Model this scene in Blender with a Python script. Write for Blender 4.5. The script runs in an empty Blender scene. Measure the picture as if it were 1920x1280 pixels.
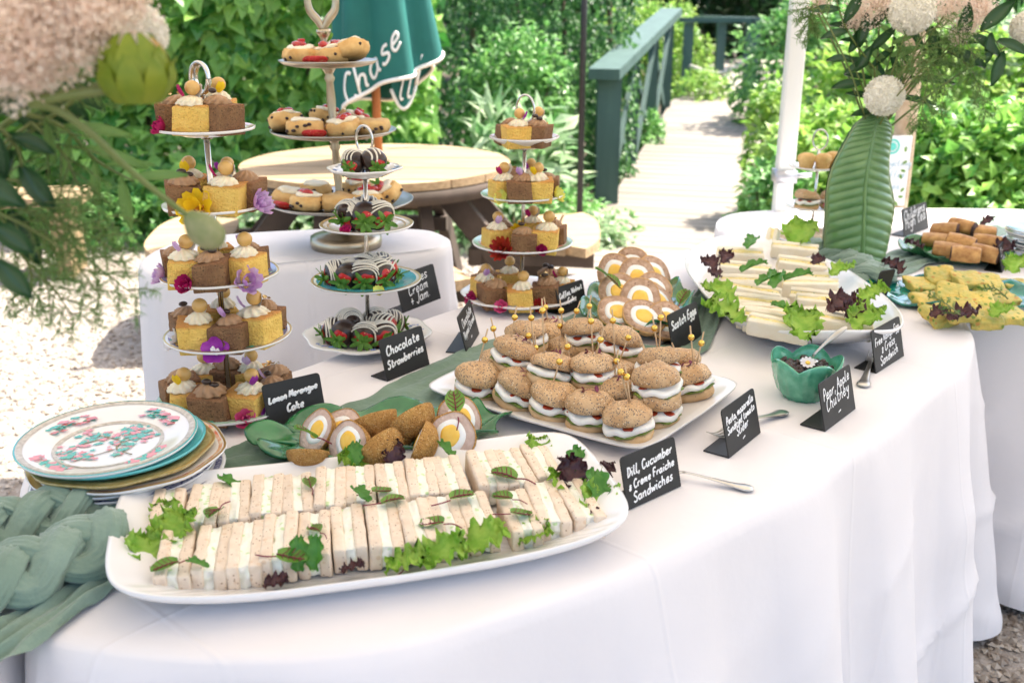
import bpy, math, random
import numpy as np
from mathutils import Vector, Matrix, noise

SC = bpy.context.scene
COL = SC.collection
R = math.radians
random.seed(11)
rng = np.random.default_rng(11)

# ------------------------------------------------------------------ camera
F, PIT, CZ = 1866.7, R(18.8), 1.40
cam = bpy.data.cameras.new('camera')
cam.lens, cam.sensor_width = 35, 36
cam.clip_start, cam.clip_end = 0.05, 200
cam.dof.use_dof = True
cam.dof.focus_distance = 1.62
cam.dof.aperture_fstop = 5.0
camo = bpy.data.objects.new('camera', cam)
COL.objects.link(camo)
camo.location = (0, 0, CZ)
camo.rotation_euler = (R(90) - PIT, 0, 0)
SC.camera = camo

# ------------------------------------------------------------------ light
SUN_EL, SUN_AZ = R(60), R(62)          # azimuth measured from +Y towards +X
w = bpy.data.worlds.new('World')
SC.world = w
w.use_nodes = True
nt = w.node_tree
sky = nt.nodes.new('ShaderNodeTexSky')
sky.sky_type = 'NISHITA'
sky.sun_disc = False
sky.sun_elevation = SUN_EL
sky.sun_rotation = SUN_AZ
sky.air_density, sky.dust_density, sky.ozone_density = 1.0, 3.0, .8
nt.links.new(sky.outputs[0], nt.nodes['Background'].inputs[0])
nt.nodes['Background'].inputs[1].default_value = 0.15
sl = bpy.data.lights.new('sun', 'SUN')
sl.energy, sl.angle, sl.color = 4.3, R(0.53), (1.0, 0.93, 0.82)
so = bpy.data.objects.new('sun', sl)
COL.objects.link(so)
sd = Vector((math.sin(SUN_AZ) * math.cos(SUN_EL), math.cos(SUN_AZ) * math.cos(SUN_EL), math.sin(SUN_EL)))
so.rotation_euler = (-sd).to_track_quat('-Z', 'Y').to_euler()
SC.view_settings.view_transform = 'Standard'
SC.view_settings.look = 'None'
SC.view_settings.exposure = 1.7
SC.view_settings.gamma = 1
SC.cycles.use_denoising = True
SC.cycles.max_bounces = 8
SC.cycles.transparent_max_bounces = 6
SC.cycles.caustics_reflective = SC.cycles.caustics_refractive = False
SC.cycles.sample_clamp_indirect = 6

# ------------------------------------------------------------------ pixel -> place
CP, SP = math.cos(PIT), math.sin(PIT)
def ray(px, py):
    x, y = (px - 960) / F, -(py - 640) / F
    return Vector((x, CP + y * SP, -SP + y * CP))
def P(px, py, z=0.75):
    d = ray(px, py); t = (z - CZ) / d.z
    return Vector((d.x * t, d.y * t, z))
def D(px, py, Y):
    d = ray(px, py); t = Y / d.y
    return Vector((d.x * t, Y, CZ + d.z * t))
def PXM(v):                                # pixels per metre at a point
    return F / (v.y * CP - (v.z - CZ) * SP)

# ------------------------------------------------------------------ materials
MATS = {}
def mat(name, c1, c2=None, scale=8, rough=.5, bump=0., bscale=60, metal=0., trl=0., sss=0., coat=0.,
        spec=.5, specks=(), island=0., objrand=0., detail=4, band=None, zramp=None, bdist=.002, sheen=0, stretch=None, alpha=1., trans=0.):
    if name in MATS: return MATS[name]
    m = bpy.data.materials.new(name); m.use_nodes = True
    t = m.node_tree; N = t.nodes; Lk = t.links.new
    b = N['Principled BSDF']; out = N['Material Output']
    b.inputs['Roughness'].default_value = rough
    b.inputs['Metallic'].default_value = metal
    b.inputs['Specular IOR Level'].default_value = spec
    b.inputs['Coat Weight'].default_value = coat
    b.inputs['Coat Roughness'].default_value = .08
    b.inputs['Sheen Weight'].default_value = sheen
    b.inputs['Transmission Weight'].default_value = trans
    if sss:
        b.inputs['Subsurface Weight'].default_value = sss
        b.inputs['Subsurface Scale'].default_value = .006
    tc = N.new('ShaderNodeTexCoord'); oi = N.new('ShaderNodeObjectInfo')
    ml = N.new('ShaderNodeVectorMath'); ml.operation = 'MULTIPLY_ADD'
    cmb = N.new('ShaderNodeCombineXYZ')
    for i in range(3): Lk(oi.outputs['Random'], cmb.inputs[i])
    Lk(cmb.outputs[0], ml.inputs[0]); ml.inputs[1].default_value = (3.7, 9.1, 5.3)
    Lk(tc.outputs['Object'], ml.inputs[2])
    vec = ml.outputs[0]
    if stretch:
        mp = N.new('ShaderNodeMapping'); mp.inputs['Scale'].default_value = stretch
        Lk(vec, mp.inputs[0]); vec = mp.outputs[0]
    def rgb(c):
        n = N.new('ShaderNodeRGB'); n.outputs[0].default_value = (*c, 1); return n.outputs[0]
    def mix(f, a, bb, mode='MIX'):
        n = N.new('ShaderNodeMix'); n.data_type = 'RGBA'; n.blend_type = mode
        if isinstance(f, (int, float)): n.inputs[0].default_value = f
        else: Lk(f, n.inputs[0])
        Lk(a, n.inputs[6]); Lk(bb, n.inputs[7]); return n.outputs[2]
    def noisef(s, det=4, lo=.35, hi=.65, r=.55):
        n = N.new('ShaderNodeTexNoise'); n.inputs['Scale'].default_value = s
        n.inputs['Detail'].default_value = det; n.inputs['Roughness'].default_value = r
        Lk(vec, n.inputs['Vector'])
        q = N.new('ShaderNodeMapRange'); q.inputs[1].default_value = lo; q.inputs[2].default_value = hi
        Lk(n.outputs['Fac'], q.inputs[0]); return q.outputs[0]
    col = rgb(c1)
    if c2 is not None and not island: col = mix(noisef(scale, detail), col, rgb(c2))
    if island:
        g = N.new('ShaderNodeNewGeometry')
        col = mix(g.outputs['Random Per Island'], col, rgb(c2))
    if zramp:                              # (z0, z1, colour): the thing's own crust / top colour
        s = N.new('ShaderNodeSeparateXYZ'); Lk(tc.outputs['Object'], s.inputs[0])
        q = N.new('ShaderNodeMapRange'); q.inputs[1].default_value = zramp[0]; q.inputs[2].default_value = zramp[1]
        Lk(s.outputs[2], q.inputs[0]); col = mix(q.outputs[0], col, rgb(zramp[2]))
    for sp in specks:                      # (scale, radius, colour, density)
        v = N.new('ShaderNodeTexVoronoi'); v.inputs['Scale'].default_value = sp[0]; Lk(vec, v.inputs['Vector'])
        q = N.new('ShaderNodeMapRange'); q.inputs[1].default_value = sp[1]; q.inputs[2].default_value = sp[1] * .75
        Lk(v.outputs['Distance'], q.inputs[0])
        sx = N.new('ShaderNodeSeparateXYZ'); Lk(v.outputs['Color'], sx.inputs[0])
        gt = N.new('ShaderNodeMath'); gt.operation = 'LESS_THAN'; Lk(sx.outputs[0], gt.inputs[0]); gt.inputs[1].default_value = sp[3]
        mm = N.new('ShaderNodeMath'); mm.operation = 'MULTIPLY'; Lk(q.outputs[0], mm.inputs[0]); Lk(gt.outputs[0], mm.inputs[1])
        col = mix(mm.outputs[0], col, rgb(sp[2]))
    if objrand:
        hs = N.new('ShaderNodeHueSaturation'); Lk(col, hs.inputs['Color'])
        q = N.new('ShaderNodeMapRange'); q.inputs[3].default_value = 1 - objrand; q.inputs[4].default_value = 1 + objrand
        Lk(oi.outputs['Random'], q.inputs[0]); Lk(q.outputs[0], hs.inputs['Value']); col = hs.outputs[0]
    Lk(col, b.inputs['Base Color'])
    if bump:
        n = N.new('ShaderNodeTexNoise'); n.inputs['Scale'].default_value = bscale; n.inputs['Detail'].default_value = 5
        Lk(vec, n.inputs['Vector'])
        bp = N.new('ShaderNodeBump'); bp.inputs['Strength'].default_value = bump; bp.inputs['Distance'].default_value = bdist
        Lk(n.outputs['Fac'], bp.inputs['Height']); Lk(bp.outputs[0], b.inputs['Normal'])
    if trl:
        tr = N.new('ShaderNodeBsdfTranslucent'); Lk(col, tr.inputs[0])
        ms = N.new('ShaderNodeMixShader'); ms.inputs[0].default_value = trl
        Lk(b.outputs[0], ms.inputs[1]); Lk(tr.outputs[0], ms.inputs[2]); Lk(ms.outputs[0], out.inputs[0])
    MATS[name] = m
    return m

# ------------------------------------------------------------------ mesh builder
def catmull(pts, n=6, closed=False):
    pts = [Vector(p) for p in pts]; L = len(pts); o = []
    rr = range(L if closed else L - 1)
    for i in rr:
        if closed: a, b, c, d = pts[i-1], pts[i], pts[(i+1) % L], pts[(i+2) % L]
        else: a, b, c, d = pts[max(i-1, 0)], pts[i], pts[i+1], pts[min(i+2, L-1)]
        for k in range(n):
            t = k / n
            o.append(.5 * (2*b + (c - a)*t + (2*a - 5*b + 4*c - d)*t*t + (3*b - a - 3*c + d)*t**3))
    if not closed: o.append(pts[-1].copy())
    return o

class MB:
    def __init__(s): s.v, s.f = [], []
    def add(s, v, f, M=None):
        o = len(s.v)
        if M is not None: v = [M @ Vector(p) for p in v]
        s.v += [tuple(p) for p in v]; s.f += [tuple(i + o for i in q) for q in f]; return s
    def box(s, c, h, M=None, rz=0):
        cx, cy, cz = c; hx, hy, hz = h
        v = [Vector((x*hx, y*hy, z*hz)) for z in (-1, 1) for y in (-1, 1) for x in (-1, 1)]
        if rz: v = [Matrix.Rotation(rz, 3, 'Z') @ p for p in v]
        v = [p + Vector(c) for p in v]
        return s.add(v, [(0,2,3,1),(4,5,7,6),(0,1,5,4),(2,6,7,3),(0,4,6,2),(1,3,7,5)], M)
    def beam(s, a, b, wx, wz, up=(0, 0, 1)):
        a, b = Vector(a), Vector(b); d = (b - a).normalized(); u = Vector(up)
        if abs(d.dot(u)) > .99: u = Vector((1, 0, 0))
        x = d.cross(u).normalized() * wx / 2; z = x.cross(d).normalized() * wz / 2
        v = [a-x-z, a+x-z, a+x+z, a-x+z, b-x-z, b+x-z, b+x+z, b-x+z]
        return s.add(v, [(0,1,2,3),(7,6,5,4),(0,4,5,1),(1,5,6,2),(2,6,7,3),(3,7,4,0)])
    def tube(s, path, r, n=8, cap=True, flat=1., up=None, wav=None):
        path = [Vector(p) for p in path]; L = len(path)
        rs = r if isinstance(r, (list, tuple)) else [r] * L
        if len(rs) != L: rs = list(np.interp(np.linspace(0, 1, L), np.linspace(0, 1, len(rs)), rs))
        t0 = (path[1] - path[0]).normalized()
        nn = Vector(up) if up else (Vector((0, 0, 1)) if abs(t0.z) < .9 else Vector((1, 0, 0)))
        v, f = [], []
        for i in range(L):
            t = (path[min(i+1, L-1)] - path[max(i-1, 0)])
            t = t.normalized() if t.length > 1e-9 else t0
            nn = (nn - t * nn.dot(t))
            nn = nn.normalized() if nn.length > 1e-6 else t.orthogonal().normalized()
            bb = t.cross(nn)
            for k in range(n):
                a = 2 * math.pi * k / n
                rr = rs[i] * (wav(a, i / (L-1)) if wav else 1)
                v.append(path[i] + nn * (math.cos(a) * rr * flat) + bb * (math.sin(a) * rr))
        for i in range(L - 1):
            for k in range(n):
                k2 = (k + 1) % n
                f.append((i*n + k, i*n + k2, (i+1)*n + k2, (i+1)*n + k))
        if cap:
            f.append(tuple(range(n))[::-1]); f.append(tuple((L-1)*n + k for k in range(n)))
        return s.add(v, f)
    def rings(s, rings, close0=True, close1=True):
        n = len(rings[0]); v = [p for r_ in rings for p in r_]; f = []
        for i in range(len(rings) - 1):
            for k in range(n):
                k2 = (k + 1) % n
                f.append((i*n + k, i*n + k2, (i+1)*n + k2, (i+1)*n + k))
        o = (len(rings) - 1) * n
        if close0: f.append(tuple(range(n))[::-1])
        if close1: f.append(tuple(o + k for k in range(n)))
        return s.add(v, f)
    def lathe(s, prof, n=24, M=None, wav=None, sx=1, sy=1):
        rg = []
        for i, (r, z) in enumerate(prof):
            ring = []
            for k in range(n):
                a = 2 * math.pi * k / n
                q = r * (wav(a, i / max(1, len(prof) - 1)) if wav else 1)
                ring.append(Vector((math.cos(a) * q * sx, math.sin(a) * q * sy, z)))
            rg.append(ring)
        if M is not None: rg = [[M @ p for p in q] for q in rg]
        return s.rings(rg, prof[0][0] > 1e-6, prof[-1][0] > 1e-6)
    def grid(s, fn, nu, nv, thick=0.):
        v = [Vector(fn(i / nu, j / nv)) for j in range(nv + 1) for i in range(nu + 1)]
        f = [(j*(nu+1)+i, j*(nu+1)+i+1, (j+1)*(nu+1)+i+1, (j+1)*(nu+1)+i) for j in range(nv) for i in range(nu)]
        return s.add(v, f)
    def blob(s, c, rad, n=12, m=8, nz=0., ns=20., seed=0., M=None, zmin=-9):
        v, f = [], []
        for j in range(m + 1):
            ph = math.pi * j / m
            for i in range(n):
                a = 2 * math.pi * i / n
                p = Vector((math.sin(ph) * math.cos(a), math.sin(ph) * math.sin(a), math.cos(ph)))
                q = Vector((p.x * rad[0], p.y * rad[1], p.z * rad[2]))
                if nz: q *= 1 + nz * noise.noise(q * ns + Vector((seed, seed * 1.7, 3.1)))
                q.z = max(q.z, zmin)
                v.append(q + Vector(c))
        for j in range(m):
            for i in range(n):
                i2 = (i + 1) % n
                f.append((j*n + i, (j+1)*n + i, (j+1)*n + i2, j*n + i2))
        return s.add(v, f, M)
    def rbox(s, h, r, n=5, nz=0., ns=40., seed=0., M=None, c=(0, 0, 0)):
        hv = Vector(h); key, v, f = {}, [], []
        def g(k, i): 
            e = hv[k]; a = -1 + 2 * i / n
            if i == 1: a = -1 + r / e * .8
            if i == n - 1: a = 1 - r / e * .8
            return a
        def vid(i, j, k):
            if (i, j, k) in key: return key[(i, j, k)]
            p = Vector((g(0, i) * hv.x, g(1, j) * hv.y, g(2, k) * hv.z))
            q = Vector([max(-(hv[a] - r), min(hv[a] - r, p[a])) for a in range(3)])
            d = p - q
            if d.length > 1e-9: p = q + d.normalized() * r
            if nz: p += (p.normalized()) * (nz * noise.noise(p * ns + Vector((seed, 2.3 * seed, 1))))
            key[(i, j, k)] = len(v); v.append(p + Vector(c)); return key[(i, j, k)]
        for a in range(n):
            for b in range(n):
                f.append((vid(a, b, 0), vid(a, b+1, 0), vid(a+1, b+1, 0), vid(a+1, b, 0)))
                f.append((vid(a, b, n), vid(a+1, b, n), vid(a+1, b+1, n), vid(a, b+1, n)))
                f.append((vid(a, 0, b), vid(a+1, 0, b), vid(a+1, 0, b+1), vid(a, 0, b+1)))
                f.append((vid(a, n, b), vid(a, n, b+1), vid(a+1, n, b+1), vid(a+1, n, b)))
                f.append((vid(0, a, b), vid(0, a, b+1), vid(0, a+1, b+1), vid(0, a+1, b)))
                f.append((vid(n, a, b), vid(n, a+1, b), vid(n, a+1, b+1), vid(n, a, b+1)))
        return s.add(v, f, M)
    def mesh(s, name, m, smooth=True):
        me = bpy.data.meshes.new(name); me.from_pydata(s.v, [], s.f); me.update()
        if m: me.materials.append(m)
        if smooth: me.polygons.foreach_set('use_smooth', [True] * len(me.polygons))
        return me
    def obj(s, name, m, parent=None, smooth=True, sharp=None):
        me = s.mesh(name, m, smooth)
        if sharp: me.set_sharp_from_angle(angle=R(sharp))
        return mk(name, me, parent)

STUFFY = {'floral_print', 'leaf_print', 'blossom_print', 'raisin', 'gold_flake', 'garnish_fleck', 'seed'}
def mk(name, data, parent=None, loc=None, rot=None, scale=None):
    o = bpy.data.objects.new(name, data); COL.objects.link(o)
    if parent: o.parent = parent
    if loc is not None: o.location = loc
    if rot is not None: o.rotation_euler = rot
    if name in STUFFY: o['kind'] = 'stuff'
    if scale is not None: o.scale = (scale,) * 3 if isinstance(scale, (int, float)) else scale
    return o
def tag(o, label=None, cat=None, group=None, kind=None):
    if label: o['label'] = label
    if cat: o['category'] = cat
    if group: o['group'] = group
    if kind: o['kind'] = kind
    return o
def thing(name, label, cat, loc=(0, 0, 0), rot=(0, 0, 0), group=None, scale=1):
    return tag(mk(name, None, None, loc, rot, scale), label, cat, group)
def stamp(proto, name, label, cat, loc, rot=(0, 0, 0), group=None, scale=1):
    """proto: [(part name, mesh, [sub-parts])] -> an Empty with linked copies of the parts"""
    t = thing(name, label, cat, loc, rot, group, scale)
    for p in proto:
        o = mk(p[0], p[1], t)
        for q in (p[2] if len(p) > 2 else ()): mk(q[0], q[1], o)
    return t
def nz(p, s, seed=0): return noise.noise(Vector(p) * s + Vector((seed, seed * .7, seed * 1.3)))
def TRS(loc, rot=(0, 0, 0), sc=(1, 1, 1)):
    from mathutils import Euler
    return Matrix.LocRotScale(Vector(loc), Euler(rot), Vector(sc if not isinstance(sc, (int, float)) else (sc,) * 3))

# leaves by the thousand: arrays of base, direction, normal, length, width -> one mesh
def leaf_mesh(name, m, base, d, nrm, L, W, fold=.18, lobes=False):
    n = len(base)
    d = d / np.linalg.norm(d, axis=1)[:, None]
    s = np.cross(d, nrm); s /= (np.linalg.norm(s, axis=1)[:, None] + 1e-9)
    u = np.cross(s, d); L = L[:, None]; W = W[:, None]
    k = 6
    v = np.zeros((n, k, 3))
    v[:, 0] = base
    v[:, 1] = base + d * L * .33 - s * W * .5 + u * W * fold
    v[:, 2] = base + d * L * .4
    v[:, 3] = base + d * L * .33 + s * W * .5 + u * W * fold
    v[:, 4] = base + d * L * .68 - u * L * .05
    v[:, 5] = base + d * L - u * L * .22
    idx = (np.arange(n) * k)[:, None, None]
    fa = np.array([[0, 2, 1], [0, 3, 2], [1, 2, 4], [2, 3, 4], [1, 4, 5], [4, 3, 5]])[None] + idx
    me = bpy.data.meshes.new(name)
    me.from_pydata(v.reshape(-1, 3).tolist(), [], fa.reshape(-1, 3).tolist())
    me.materials.append(m); me.update()
    return me
def rdir(n, up=.3):
    a = rng.normal(size=(n, 3)); a[:, 2] += up; return a / np.linalg.norm(a, axis=1)[:, None]
# ================================================================== materials used all over
m_cloth = mat('white tablecloth', (.79, .75, .745), (.77, .73, .725), scale=6, rough=.75, bump=.22, bscale=9, sheen=.15, bdist=.012)
def ironed(m, step=.46, ang=.72):
    # faint pressed fold lines of the folded linen, as relief
    t = m.node_tree; N = t.nodes; Lk = t.links.new; b = N['Principled BSDF']
    old = b.inputs['Normal'].links[0].from_socket; tc = N.new('ShaderNodeTexCoord')
    mp = N.new('ShaderNodeMapping'); mp.inputs['Rotation'].default_value = (0, 0, ang); Lk(tc.outputs['Object'], mp.inputs[0])
    sx_ = N.new('ShaderNodeSeparateXYZ'); Lk(mp.outputs[0], sx_.inputs[0]); prev = old
    for ax in (0, 1):
        pp = N.new('ShaderNodeMath'); pp.operation = 'PINGPONG'; pp.inputs[1].default_value = step / 2; Lk(sx_.outputs[ax], pp.inputs[0])
        mr = N.new('ShaderNodeMapRange'); mr.interpolation_type = 'SMOOTHSTEP'; mr.inputs[1].default_value = 0; mr.inputs[2].default_value = .006; mr.inputs[3].default_value = 1; mr.inputs[4].default_value = 0; Lk(pp.outputs[0], mr.inputs[0])
        bp = N.new('ShaderNodeBump'); bp.inputs['Strength'].default_value = .35; bp.inputs['Distance'].default_value = .0022; Lk(mr.outputs[0], bp.inputs['Height']); Lk(prev, bp.inputs['Normal']); prev = bp.outputs[0]
    Lk(prev, b.inputs['Normal'])
ironed(m_cloth)
m_canopy = mat('tent canopy', (.88, .82, .72), rough=.8, trl=.23)
m_gravel = mat('pale gravel', (.40, .355, .31), (.24, .20, .165), scale=46, rough=.9, bump=1., bscale=70, bdist=.012,
               specks=[(75, .33, (.50, .46, .41), .45), (60, .28, (.13, .10, .08), .2)])
m_soil = mat('dark soil', (.05, .04, .025), (.09, .07, .04), scale=5, rough=.95, bump=.6, bscale=30, bdist=.02)
m_green_paint = mat('green painted timber', (.04, .085, .075), (.06, .115, .10), scale=9, rough=.65, bump=.25, bscale=40, stretch=(1, 1, .15))
m_deck = mat('bleached deck timber', (.31, .27, .23), (.23, .20, .165), scale=7, rough=.85, bump=.4, bscale=50, objrand=.1, stretch=(.2, 2, 1))
m_alu = mat('white enamelled pole', (.74, .75, .74), rough=.35)
m_black = mat('black steel', (.02, .02, .022), rough=.4)
m_picnic = mat('weathered picnic timber', (.42, .30, .175), (.27, .185, .10), scale=5, rough=.8, bump=.4, bscale=40, objrand=.14, stretch=(1, 14, 14))
m_picdark = mat('dark stained timber', (.055, .04, .03), (.09, .065, .05), scale=8, rough=.8, bump=.4, bscale=40)

# ================================================================== ground
gm = MB()
def gh(x, y): return .02 * noise.noise(Vector((x * .5, y * .5, 0)))
gm.grid(lambda u, v: (-60 + 120 * u, -10 + 110 * v, -.012), 2, 2)
tag(gm.obj('ground', m_soil), kind='structure')
gv = MB()
gv.grid(lambda u, v: (-4.2 + (4.2 + 2.6) * u, -3 + 8.9 * v + (1.0 * (1 - u) if v > .99 else 0), .004 * noise.noise(Vector((u * 40, v * 40, 0)))), 80, 90)
gv.grid(lambda u, v: (-9 + 20 * u, -12 + 8.99 * v, .0), 4, 4)  # unseen stretch behind the camera, added to bounce sunlight onto the table skirt
tag(gv.obj('gravel_yard', m_gravel), kind='structure')
# loose stones: near ones by the table and a scatter over the yard
def stones(name, m, pts, size, seed):
    r_ = random.Random(seed); b = MB()
    for (x, y) in pts:
        s = size * r_.uniform(.6, 1.5)
        v = [Vector((r_.uniform(.7, 1.1) * a, r_.uniform(.7, 1.1) * b_, r_.uniform(.5, .8) * c)) for a, b_, c in
             ((1, 0, 0), (-1, 0, 0), (0, 1, 0), (0, -1, 0), (0, 0, 1), (0, 0, -.6))]
        M = TRS((x, y, s * .25), (r_.uniform(-.5, .5), r_.uniform(-.5, .5), r_.uniform(0, 6)), s)
        b.add(v, [(0, 2, 4), (2, 1, 4), (1, 3, 4), (3, 0, 4), (2, 0, 5), (1, 2, 5), (3, 1, 5), (0, 3, 5)], M)
    return tag(b.obj(name, m, smooth=False), kind='stuff')
m_stone_shade = mat('loose stones', (.46, .40, .33), (.17, .125, .09), rough=.85, island=1, bump=.3, bscale=90)  # browner copy: the shade by the table is put into the stone colour
q = [(random.uniform(.9, 2.0), random.uniform(1.3, 3.0)) for _ in range(5200)]
tag(stones('gravel', m_stone_shade, q, .011, 3), 'loose gravel stones in a shaded tone beside the table skirt', 'gravel')
q = [(random.uniform(-3.6, 0.6), random.uniform(2.2, 6.0)) for _ in range(16000)]
m_stone_sun = mat('sunlit tone stones', (.47, .42, .365), (.26, .215, .175), rough=.85, island=1)  # lighter copy: sunlight on the yard is put into the stone colour
tag(stones('gravel', m_stone_sun, q, .011, 4), 'pale gravel in a sunlit tone spread over the yard behind the tables', 'gravel')

# ================================================================== tables and cloths
def closed_outline(px, z, n=10): return catmull([P(a, b, z) for a, b in px], n, True)
def cloth(name, out, z, m, label, flare=.10, folds=26, amp=.03, seed=0, zb=.03, crease=0.010):
    """out: closed outline (world) at table height; top made of rings, skirt with hanging folds"""
    n = len(out); c = sum(out, Vector()) / n
    nrm = []
    for i in range(n):
        t = out[(i+1) % n] - out[i-1]; v = Vector((t.y, -t.x, 0)).normalized()
        if v.dot(out[i] - c) < 0: v = -v
        nrm.append(v)
    # arc length phase
    s, S = [0], 0
    for i in range(n): S += (out[(i+1) % n] - out[i]).length; s.append(S)
    b = MB(); rg = []
    for k in (.02, .12, .24, .36, .48, .6, .7, .8, .88, .94, .975):
        rg.append([Vector(((c + (p - c) * k).x, (c + (p - c) * k).y, z + .0010 * noise.noise((c + (p - c) * k) * 7 + Vector((seed, 0, 0))))) for p in out])
    rg.append([Vector((p.x, p.y, z - .001)) - nrm[i] * .006 for i, p in enumerate(out)])
    rg.append([Vector((p.x, p.y, z - .006)) + nrm[i] * .002 for i, p in enumerate(out)])
    K = 44
    for k in range(1, K + 1):
        t = k / K; ring = []
        for i, p in enumerate(out):
            u = s[i]
            ph = u * folds / S * 2 * math.pi + 1.6 * noise.noise(Vector((u * 1.9, seed, 0)))
            am = amp * (t ** .8) * (.45 + .9 * abs(noise.noise(Vector((u * 2.3, seed + 5, 0)))))
            w_ = math.sin(ph); w_ = (abs(w_) ** .75) * (1 if w_ > 0 else -1)
            off = flare * (t ** .9) * (.75 + .5 * noise.noise(Vector((u * .9, seed + 9, .4)))) + am * w_ + .004
            rd = 1 - abs(noise.noise(Vector((u * 2.6 + t * 1.5, t * 2.2 - u * 1.1, seed + 2)))) * 2.2
            off += crease * min(1, t * 1.6) * (max(0, rd) ** 6 * 1.6 + .35 * noise.noise(Vector((u * 7, t * 6, seed))))
            ring.append(Vector((p.x, p.y, z - .006 - t * (z - zb - .006))) + nrm[i] * off)
        rg.append(ring)
    b.rings(rg, True, False)
    return tag(b.obj(name, m), label, 'tablecloth')
def table_under(name, label, out, z, legs):
    t = thing(name, label, 'table', (0, 0, 0))
    c = sum(out, Vector()) / len(out)
    b = MB(); ins = [c + (p - c) * .97 for p in out]
    b.rings([[Vector((p.x, p.y, z - .035)) for p in ins], [Vector((p.x, p.y, z - .006)) for p in ins]])
    b.obj('tabletop', m_picnic, t, smooth=False)
    for (x, y) in legs:
        MB().beam((x, y, 0), (x, y, z - .035), .04, .04).obj('leg', m_black, t, smooth=False)
    return t

TZ = .75
main_px = [(90, 1196), (400, 1236), (700, 1218), (950, 1150), (1200, 1060), (1480, 925), (1640, 820), (1760, 720), (1822, 655), (1808, 600),
           (1740, 556), (1650, 503), (1480, 462), (1290, 466), (1080, 512), (820, 588), (560, 690), (330, 745), (140, 800), (52, 880), (40, 985), (52, 1110)]
main_out = closed_outline(main_px, TZ, 20)
cloth('tablecloth', main_out, TZ, m_cloth, 'long white cloth under the buffet platters, hanging in folds to the gravel', flare=.13, folds=17, amp=.085, seed=1, crease=.009)
mc = sum(main_out, Vector()) / len(main_out)
table_under('buffet_table', 'buffet table wholly hidden under the long white cloth', main_out, TZ - .004, [(mc.x - .45, mc.y - .45), (mc.x + .5, mc.y + .1), (mc.x - .4, mc.y), (mc.x + .4, mc.y + .55)])
# neighbouring table end that carries the flowers at the frame edge
side_out = catmull([Vector((x, y, TZ)) for x, y in [(-1.5, .35), (-.60, .42), (-.56, .8), (-.60, 1.12), (-.74, 1.22), (-1.5, 1.25), (-1.65, .8)]], 12, True)
cloth('tablecloth', side_out, TZ - .012, m_cloth, 'white cloth on the table end beyond the braided sage runner', flare=.05, folds=14, amp=.02, seed=4)
table_under('side_table', 'small table hidden under white cloth beside the braided runner', side_out, TZ - .016, [(-1.4, .5), (-.75, .55), (-.75, 1.05), (-1.4, 1.1)])
# rear table
RZ = .745
rear_out = catmull([Vector((x, y, RZ)) for x, y in [(.98, 2.28), (1.18, 2.12), (1.6, 2.02), (1.95, 2.2), (2.0, 2.9), (1.85, 3.25), (1.3, 3.32), (.75, 3.25), (.64, 2.95), (.78, 2.66)]], 12, True)
cloth('tablecloth', rear_out, RZ, m_cloth, 'white cloth on the table behind, under the leaf vase and teal platter', flare=.06, folds=16, amp=.02, seed=7)
table_under('rear_table', 'rear table wholly hidden under its white cloth', rear_out, RZ - .004, [(1.2, 2.3), (1.8, 2.3), (1.1, 3.1), (1.75, 3.1)])
# raised small table for the scones
SZ = .83
scone_c = P(648, 462, SZ)
sx, sy = scone_c.x, scone_c.y
sc_out = catmull([Vector((sx + a, sy + b_, SZ)) for a, b_ in [(-.36, -.26), (-.1, -.16), (.19, -.05), (.25, .03), (.235, .13), (.15, .2), (-.1, .2), (-.4, .1), (-.46, -.12)]], 12, True)
cloth('tablecloth', sc_out, SZ, m_cloth, 'white cloth on the small raised table under the scone stand', flare=.045, folds=11, amp=.015, seed=13)
table_under('pedestal_table', 'small raised table hidden under white cloth below the scone stand', sc_out, SZ - .004, [(sx - .2, sy - .05), (sx + .15, sy - .03), (sx, sy + .1)])

# ================================================================== marquee
tent = thing('marquee', 'open white marquee on enamelled poles sheltering the buffet', 'marquee')
pz = D(1481, 210, 3.28)
for (x, y) in [(pz.x, 3.28), (-2.6, 3.28), (-2.6, -.2), (3.0, 3.28), (3.0, -.2)]:
    b = MB(); b.rbox((.027, .027, 1.2), .006, 3, c=(x, y, 1.2)); b.obj('pole', m_alu, tent)
b = MB(); b.box((pz.x, 3.28, .86), (.034, .034, .02)); b.tube([(pz.x + .03, 3.275, .86), (pz.x + .085, 3.26, .865)], .008, 8)
b.obj('clamp', mat('grey clamp', (.45, .46, .5), rough=.4, metal=.6), tent)
b = MB()
def roof(u, v):
    x, y = -2.75 + 5.9 * u, -.35 + 3.73 * v
    h = 2.38 + .75 * (1 - max(abs(2 * u - 1), abs(2 * v - 1)))
    return (x, y, h)
b.grid(roof, 20, 20); b.obj('canopy', m_canopy, tent)
b = MB()
for (x0, y0, x1, y1) in [(-2.75, -.35, 3.15, -.35), (3.15, -.35, 3.15, 3.38), (3.15, 3.38, -2.75, 3.38), (-2.75, 3.38, -2.75, -.35)]:
    b.grid(lambda u, v: (x0 + (x1 - x0) * u, y0 + (y1 - y0) * u, 2.38 - .22 * v), 10, 2)
b.obj('valance', m_canopy, tent)
bp_ = D(1091, 200, 5.3)
b = MB(); b.tube([(bp_.x, 5.3, 0), (bp_.x, 5.3, 2.6)], .0165, 10); b.lathe([(.0, 0), (.16, 0), (.16, .03), (.03, .05), (.0, .06)], 20, TRS((bp_.x, 5.3, 0)))
tag(b.obj('lamp_pole', m_black), 'thin black steel pole in front of the green bridge rail', 'pole')
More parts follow.
